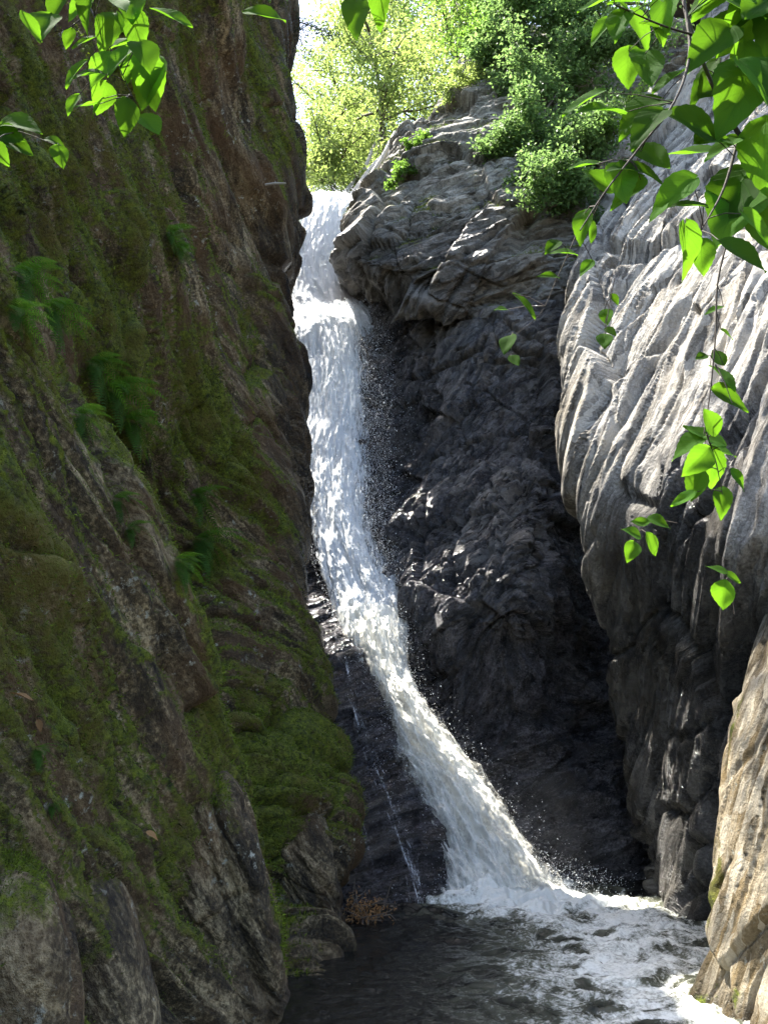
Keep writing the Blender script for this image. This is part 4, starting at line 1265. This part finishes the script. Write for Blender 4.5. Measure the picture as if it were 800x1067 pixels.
bush('bush', [P(500, 95, 12.7), P(480, 105, 12.9)], 3600, 0.06, 0.5, M['leaf_bright'], 'yellow green bush on the crest of the outcrop', 'bush', GS)
bush('bush', [P(432, 160, 12.1), P(420, 178, 12.0), P(445, 150, 12.2), P(412, 190, 11.9)], 2600, 0.05, 0.26, M['leaf_mid'], 'low green plants in a seam on the left face of the outcrop', 'bush', GS, 4)
bush('bush', [P(522, 165, 11.6), P(550, 195, 11.3), P(575, 175, 11.4)], 6000, 0.055, 0.5, M['leaf_cool'], 'thin straggly bush on the front of the outcrop', 'bush', GS, 5)
bush('bush', [P(338, 170, 15.2), P(330, 180, 15.0)], 2200, 0.07, 0.5, M['leaf_bright'], 'sunny yellow bush beside the lip of the waterfall', 'bush', GS)
bush('bush', [P(640, 140, 10.9), P(660, 110, 10.9)], 1500, 0.05, 0.35, M['leaf_mid'], 'small bush on the top edge of the right cliff', 'bush', GS, 5)

def on_hill(px, Y):
    x = (px - 400) / FPX * Y * 1.2
    p = np.array([[x, Y, 0.0]]); z = hill_h(p)[0]
    return (x, Y, z)
GT = 'trees above the waterfall'
TR = [
 ('deciduous_tree', (395, 17.5), 6.5, 1.7, 'leaf_bright', 'slender sunlit yellow green tree nearest the falls lip', 8000, 0.10),
 ('deciduous_tree', (350, 16.0), 4.0, 1.1, 'leaf_bright', 'small pale sunlit tree standing over the falls lip against the sky', 7000, 0.08),
 ('deciduous_tree', (380, 21.0), 8.0, 2.2, 'leaf_bright', 'leaning yellow tree between the small pale tree and the taller bright tree', 12000, 0.09),
 ('deciduous_tree', (455, 18.5), 7.0, 2.0, 'leaf_bright', 'sunlit yellow tree directly behind the outcrop crest', 9000, 0.10),
 ('deciduous_tree', (520, 17.5), 7.0, 2.0, 'leaf_mid', 'green tree behind the bushes on the outcrop', 9000, 0.10),
 ('deciduous_tree', (600, 18.0), 8.0, 2.3, 'leaf_mid', 'green tree behind the notch beside the right cliff', 9000, 0.10),
 ('deciduous_tree', (440, 24.0), 11.0, 2.8, 'leaf_bright', 'taller bright tree farther up the bank', 10000, 0.13),
 ('deciduous_tree', (530, 25.0), 12.0, 3.2, 'leaf_mid', 'tall green tree farther up the bank on the right', 10000, 0.13),
 ('deciduous_tree', (365, 27.0), 9.0, 2.2, 'leaf_bright', 'thin pale tree at the edge of the sky gap', 6000, 0.14),
 ('deciduous_tree', (640, 26.0), 12.0, 3.2, 'leaf_mid', 'tall tree rising behind the right cliff', 9000, 0.14),
]
for nm, (px, Y), h, r, m, lb, nl, ls in TR:
    tree(nm, on_hill(px, Y), h, r, M[m], lb, 'tree', GT, int(nl * 1.15), ls, 0.035 + 0.012 * h, (rng.normal(0, 0.08), rng.normal(-0.05, 0.05), 1), 0.2)

tree('deciduous_tree', (-2.6, 8.2, 11.2), 6.5, 2.9, M['leaf_mid'], 'added unseen tree on top of the mossy cliff, leaning out to dapple the sunlight', 'tree', GT, 4200, 0.11, 0.13, (0.45, 0.10, 1), 0.25)  # tree added out of view so its crown dapples the sun

tree('deciduous_tree', P(575, 30, 12.5), 5.2, 2.3, M['leaf_mid'], 'slim tree rooted among the bushes on top of the outcrop', 'tree', GT, 3600, 0.10, 0.07, (0.02, -0.22, 1), 0.35)
bush('bush', [top[2], top[3], 0.5 * (top[3] + top[4]), top[4], 0.5 * (top[4] + top[5])], 7000, 0.09, 0.8, M['leaf_mid'], 'added unseen bush along the rim of the mossy cliff, breaking up its shadow', 'bush', None)  # bush added above the view to break the blocky edge of the cliff's shadow

# conifer bough at the corner of the left cliff
c0 = P(300, 0, 11.6)
root = empty('conifer_tree', c0); tag(root, 'dark conifer at the top of the mossy cliff, boughs drooping into the sky gap', 'tree', GT)
tr = curve_pts(c0 - np.array([0.3, 0, 0.6]), (0.05, 0, 1), 4.0, 9, 0.04); paths = [(tr, np.linspace(0.09, 0.02, 9))]; cl = []
for k in range(22):
    q = tr[0] + (tr[-1] - tr[0]) * (0.05 + 0.9 * k / 22)
    a = k * 2.4
    br = curve_pts(q, (math.cos(a), math.sin(a), -0.1), 1.25 * (1.1 - k / 26), 9, 0.10, -0.07)
    paths.append((br, np.linspace(0.02, 0.004, 9)))
    for j in range(2, 9):
        cl.append(br[j] + rng.normal(0, 1, (90, 3)) * np.array([0.10, 0.10, 0.05]))
V, Fc = tube_mesh(paths, 6); mesh_np('trunk', V, Fc, M['bark'], root)
leaf_cloud(np.concatenate(cl), 0.06, (0, 0, 0.4), M['needle'], 'crown', root, 0.22, 0.5)

# bleached logs beside the lip
for pts, r, lb in [([(368, 206, 14.3), (392, 172, 14.8), (420, 150, 15.6)], 0.10, 'thick bleached log leaning beside the lip of the waterfall'),
                   ([(376, 200, 14.0), (398, 165, 14.2), (412, 138, 14.4)], 0.06, 'thin bleached log lying against the outcrop edge'),
                   ([(360, 200, 14.8), (378, 178, 15.2), (390, 150, 15.8)], 0.05, 'pale pole sticking up behind the thick bleached log')]:
    w = crom(np.array([P(*p) for p in pts]), 14)
    V, Fc = tube_mesh([(w, np.linspace(r, r * 0.7, 14))], 10)
    tag(mesh_np('fallen_log', V, Fc, M['driftwood'], None, True, None, loc=w[0]), lb, 'log')

# ------------------------------------------------------------------ moss tufts on the left rocks
def moss_tufts():
    V, rn = [], []
    for p, n, m, wgt in MOSS_SEEDS:
        rel = p - np.array([0, 0, CAMZ]); dp = rel[:, 1] * CP + rel[:, 2] * SP
        u = 400 + FPX * rel[:, 0] / np.maximum(dp, 0.1)
        ok = np.where((m > 0.48) & (p[:, 1] > 1.8) & (u > -250) & (u < 900) & (p[:, 1] < 13.5))[0]
        if len(ok) == 0: continue
        k = int(min(len(ok) * 2.5, 260000 * wgt))
        s = rng.choice(ok, k, replace=True)
        q = p[s] + rng.normal(0, 0.012, (k, 3))
        d = n[s] + rng.normal(0, 0.6, (k, 3)) + np.array([0, 0, -0.25]); d /= np.linalg.norm(d, axis=1)[:, None]
        a = np.cross(d, rng.normal(size=(k, 3))); a /= np.linalg.norm(a, axis=1)[:, None]
        L = (rng.gamma(3.0, 0.003, k) + 0.004)[:, None] * np.clip(p[s][:, 1:2] / 4.5, 0.7, 1.8)
        w = 0.16 * L
        V.append(np.stack([q - a * w, q + a * w, q + d * L], 1).reshape(-1, 3))
        rn.append(np.repeat(rng.random(k), 3))
    V = np.concatenate(V); rn = np.concatenate(rn)
    o = mesh_np('moss', V, np.arange(len(V)).reshape(-1, 3), M['moss'], None, False, {'rnd': rn})
    tag(o, 'green moss growing over the shaded cliff and boulders', 'moss', kind='stuff')
moss_tufts()

# ------------------------------------------------------------------ light, sky, camera
w = bpy.data.worlds.new('World'); sc.world = w; w.use_nodes = True
nt = w.node_tree; nt.nodes.clear()
sky = nt.nodes.new('ShaderNodeTexSky'); sky.sky_type = 'NISHITA'; sky.sun_disc = False
el = math.asin(SUN[2]); az = math.atan2(SUN[0], SUN[1])
sky.sun_elevation = el; sky.sun_rotation = az
sky.dust_density = 2.5; sky.air_density = 1.0
bg = nt.nodes.new('ShaderNodeBackground'); bg.inputs[1].default_value = 0.145
out = nt.nodes.new('ShaderNodeOutputWorld')
nt.links.new(sky.outputs[0], bg.inputs[0]); nt.links.new(bg.outputs[0], out.inputs[0])
ld = bpy.data.lights.new('sun', 'SUN'); ld.energy = 5.0; ld.angle = math.radians(0.53); ld.color = (1.0, 0.95, 0.86)
lo = bpy.data.objects.new('sun', ld); COL.objects.link(lo)
from mathutils import Vector
lo.rotation_euler = Vector(SUN).to_track_quat('Z', 'Y').to_euler()
lo.location = (-6, 4, 20)

cd = bpy.data.cameras.new('camera'); cam = bpy.data.objects.new('camera', cd); COL.objects.link(cam)
cam.location = (0, 0, CAMZ); cam.rotation_euler = (math.pi / 2 + PITCH, 0, 0)
cd.sensor_fit = 'VERTICAL'; cd.sensor_height = 24.0; cd.lens = 24.0 * FPX / 1067.0
cd.clip_start = 0.05; cd.clip_end = 500
sc.camera = cam

sc.render.engine = 'CYCLES'
sc.cycles.max_bounces = 8; sc.cycles.diffuse_bounces = 3; sc.cycles.transparent_max_bounces = 24
sc.cycles.caustics_reflective = False; sc.cycles.caustics_refractive = False
sc.cycles.use_denoising = True
sc.cycles.use_adaptive_sampling = True; sc.cycles.adaptive_threshold = 0.015
sc.view_settings.view_transform = 'Standard'; sc.view_settings.look = 'None'
sc.view_settings.gamma = 1.0; sc.view_settings.use_curve_mapping = False
sc.view_settings.exposure = 2.3
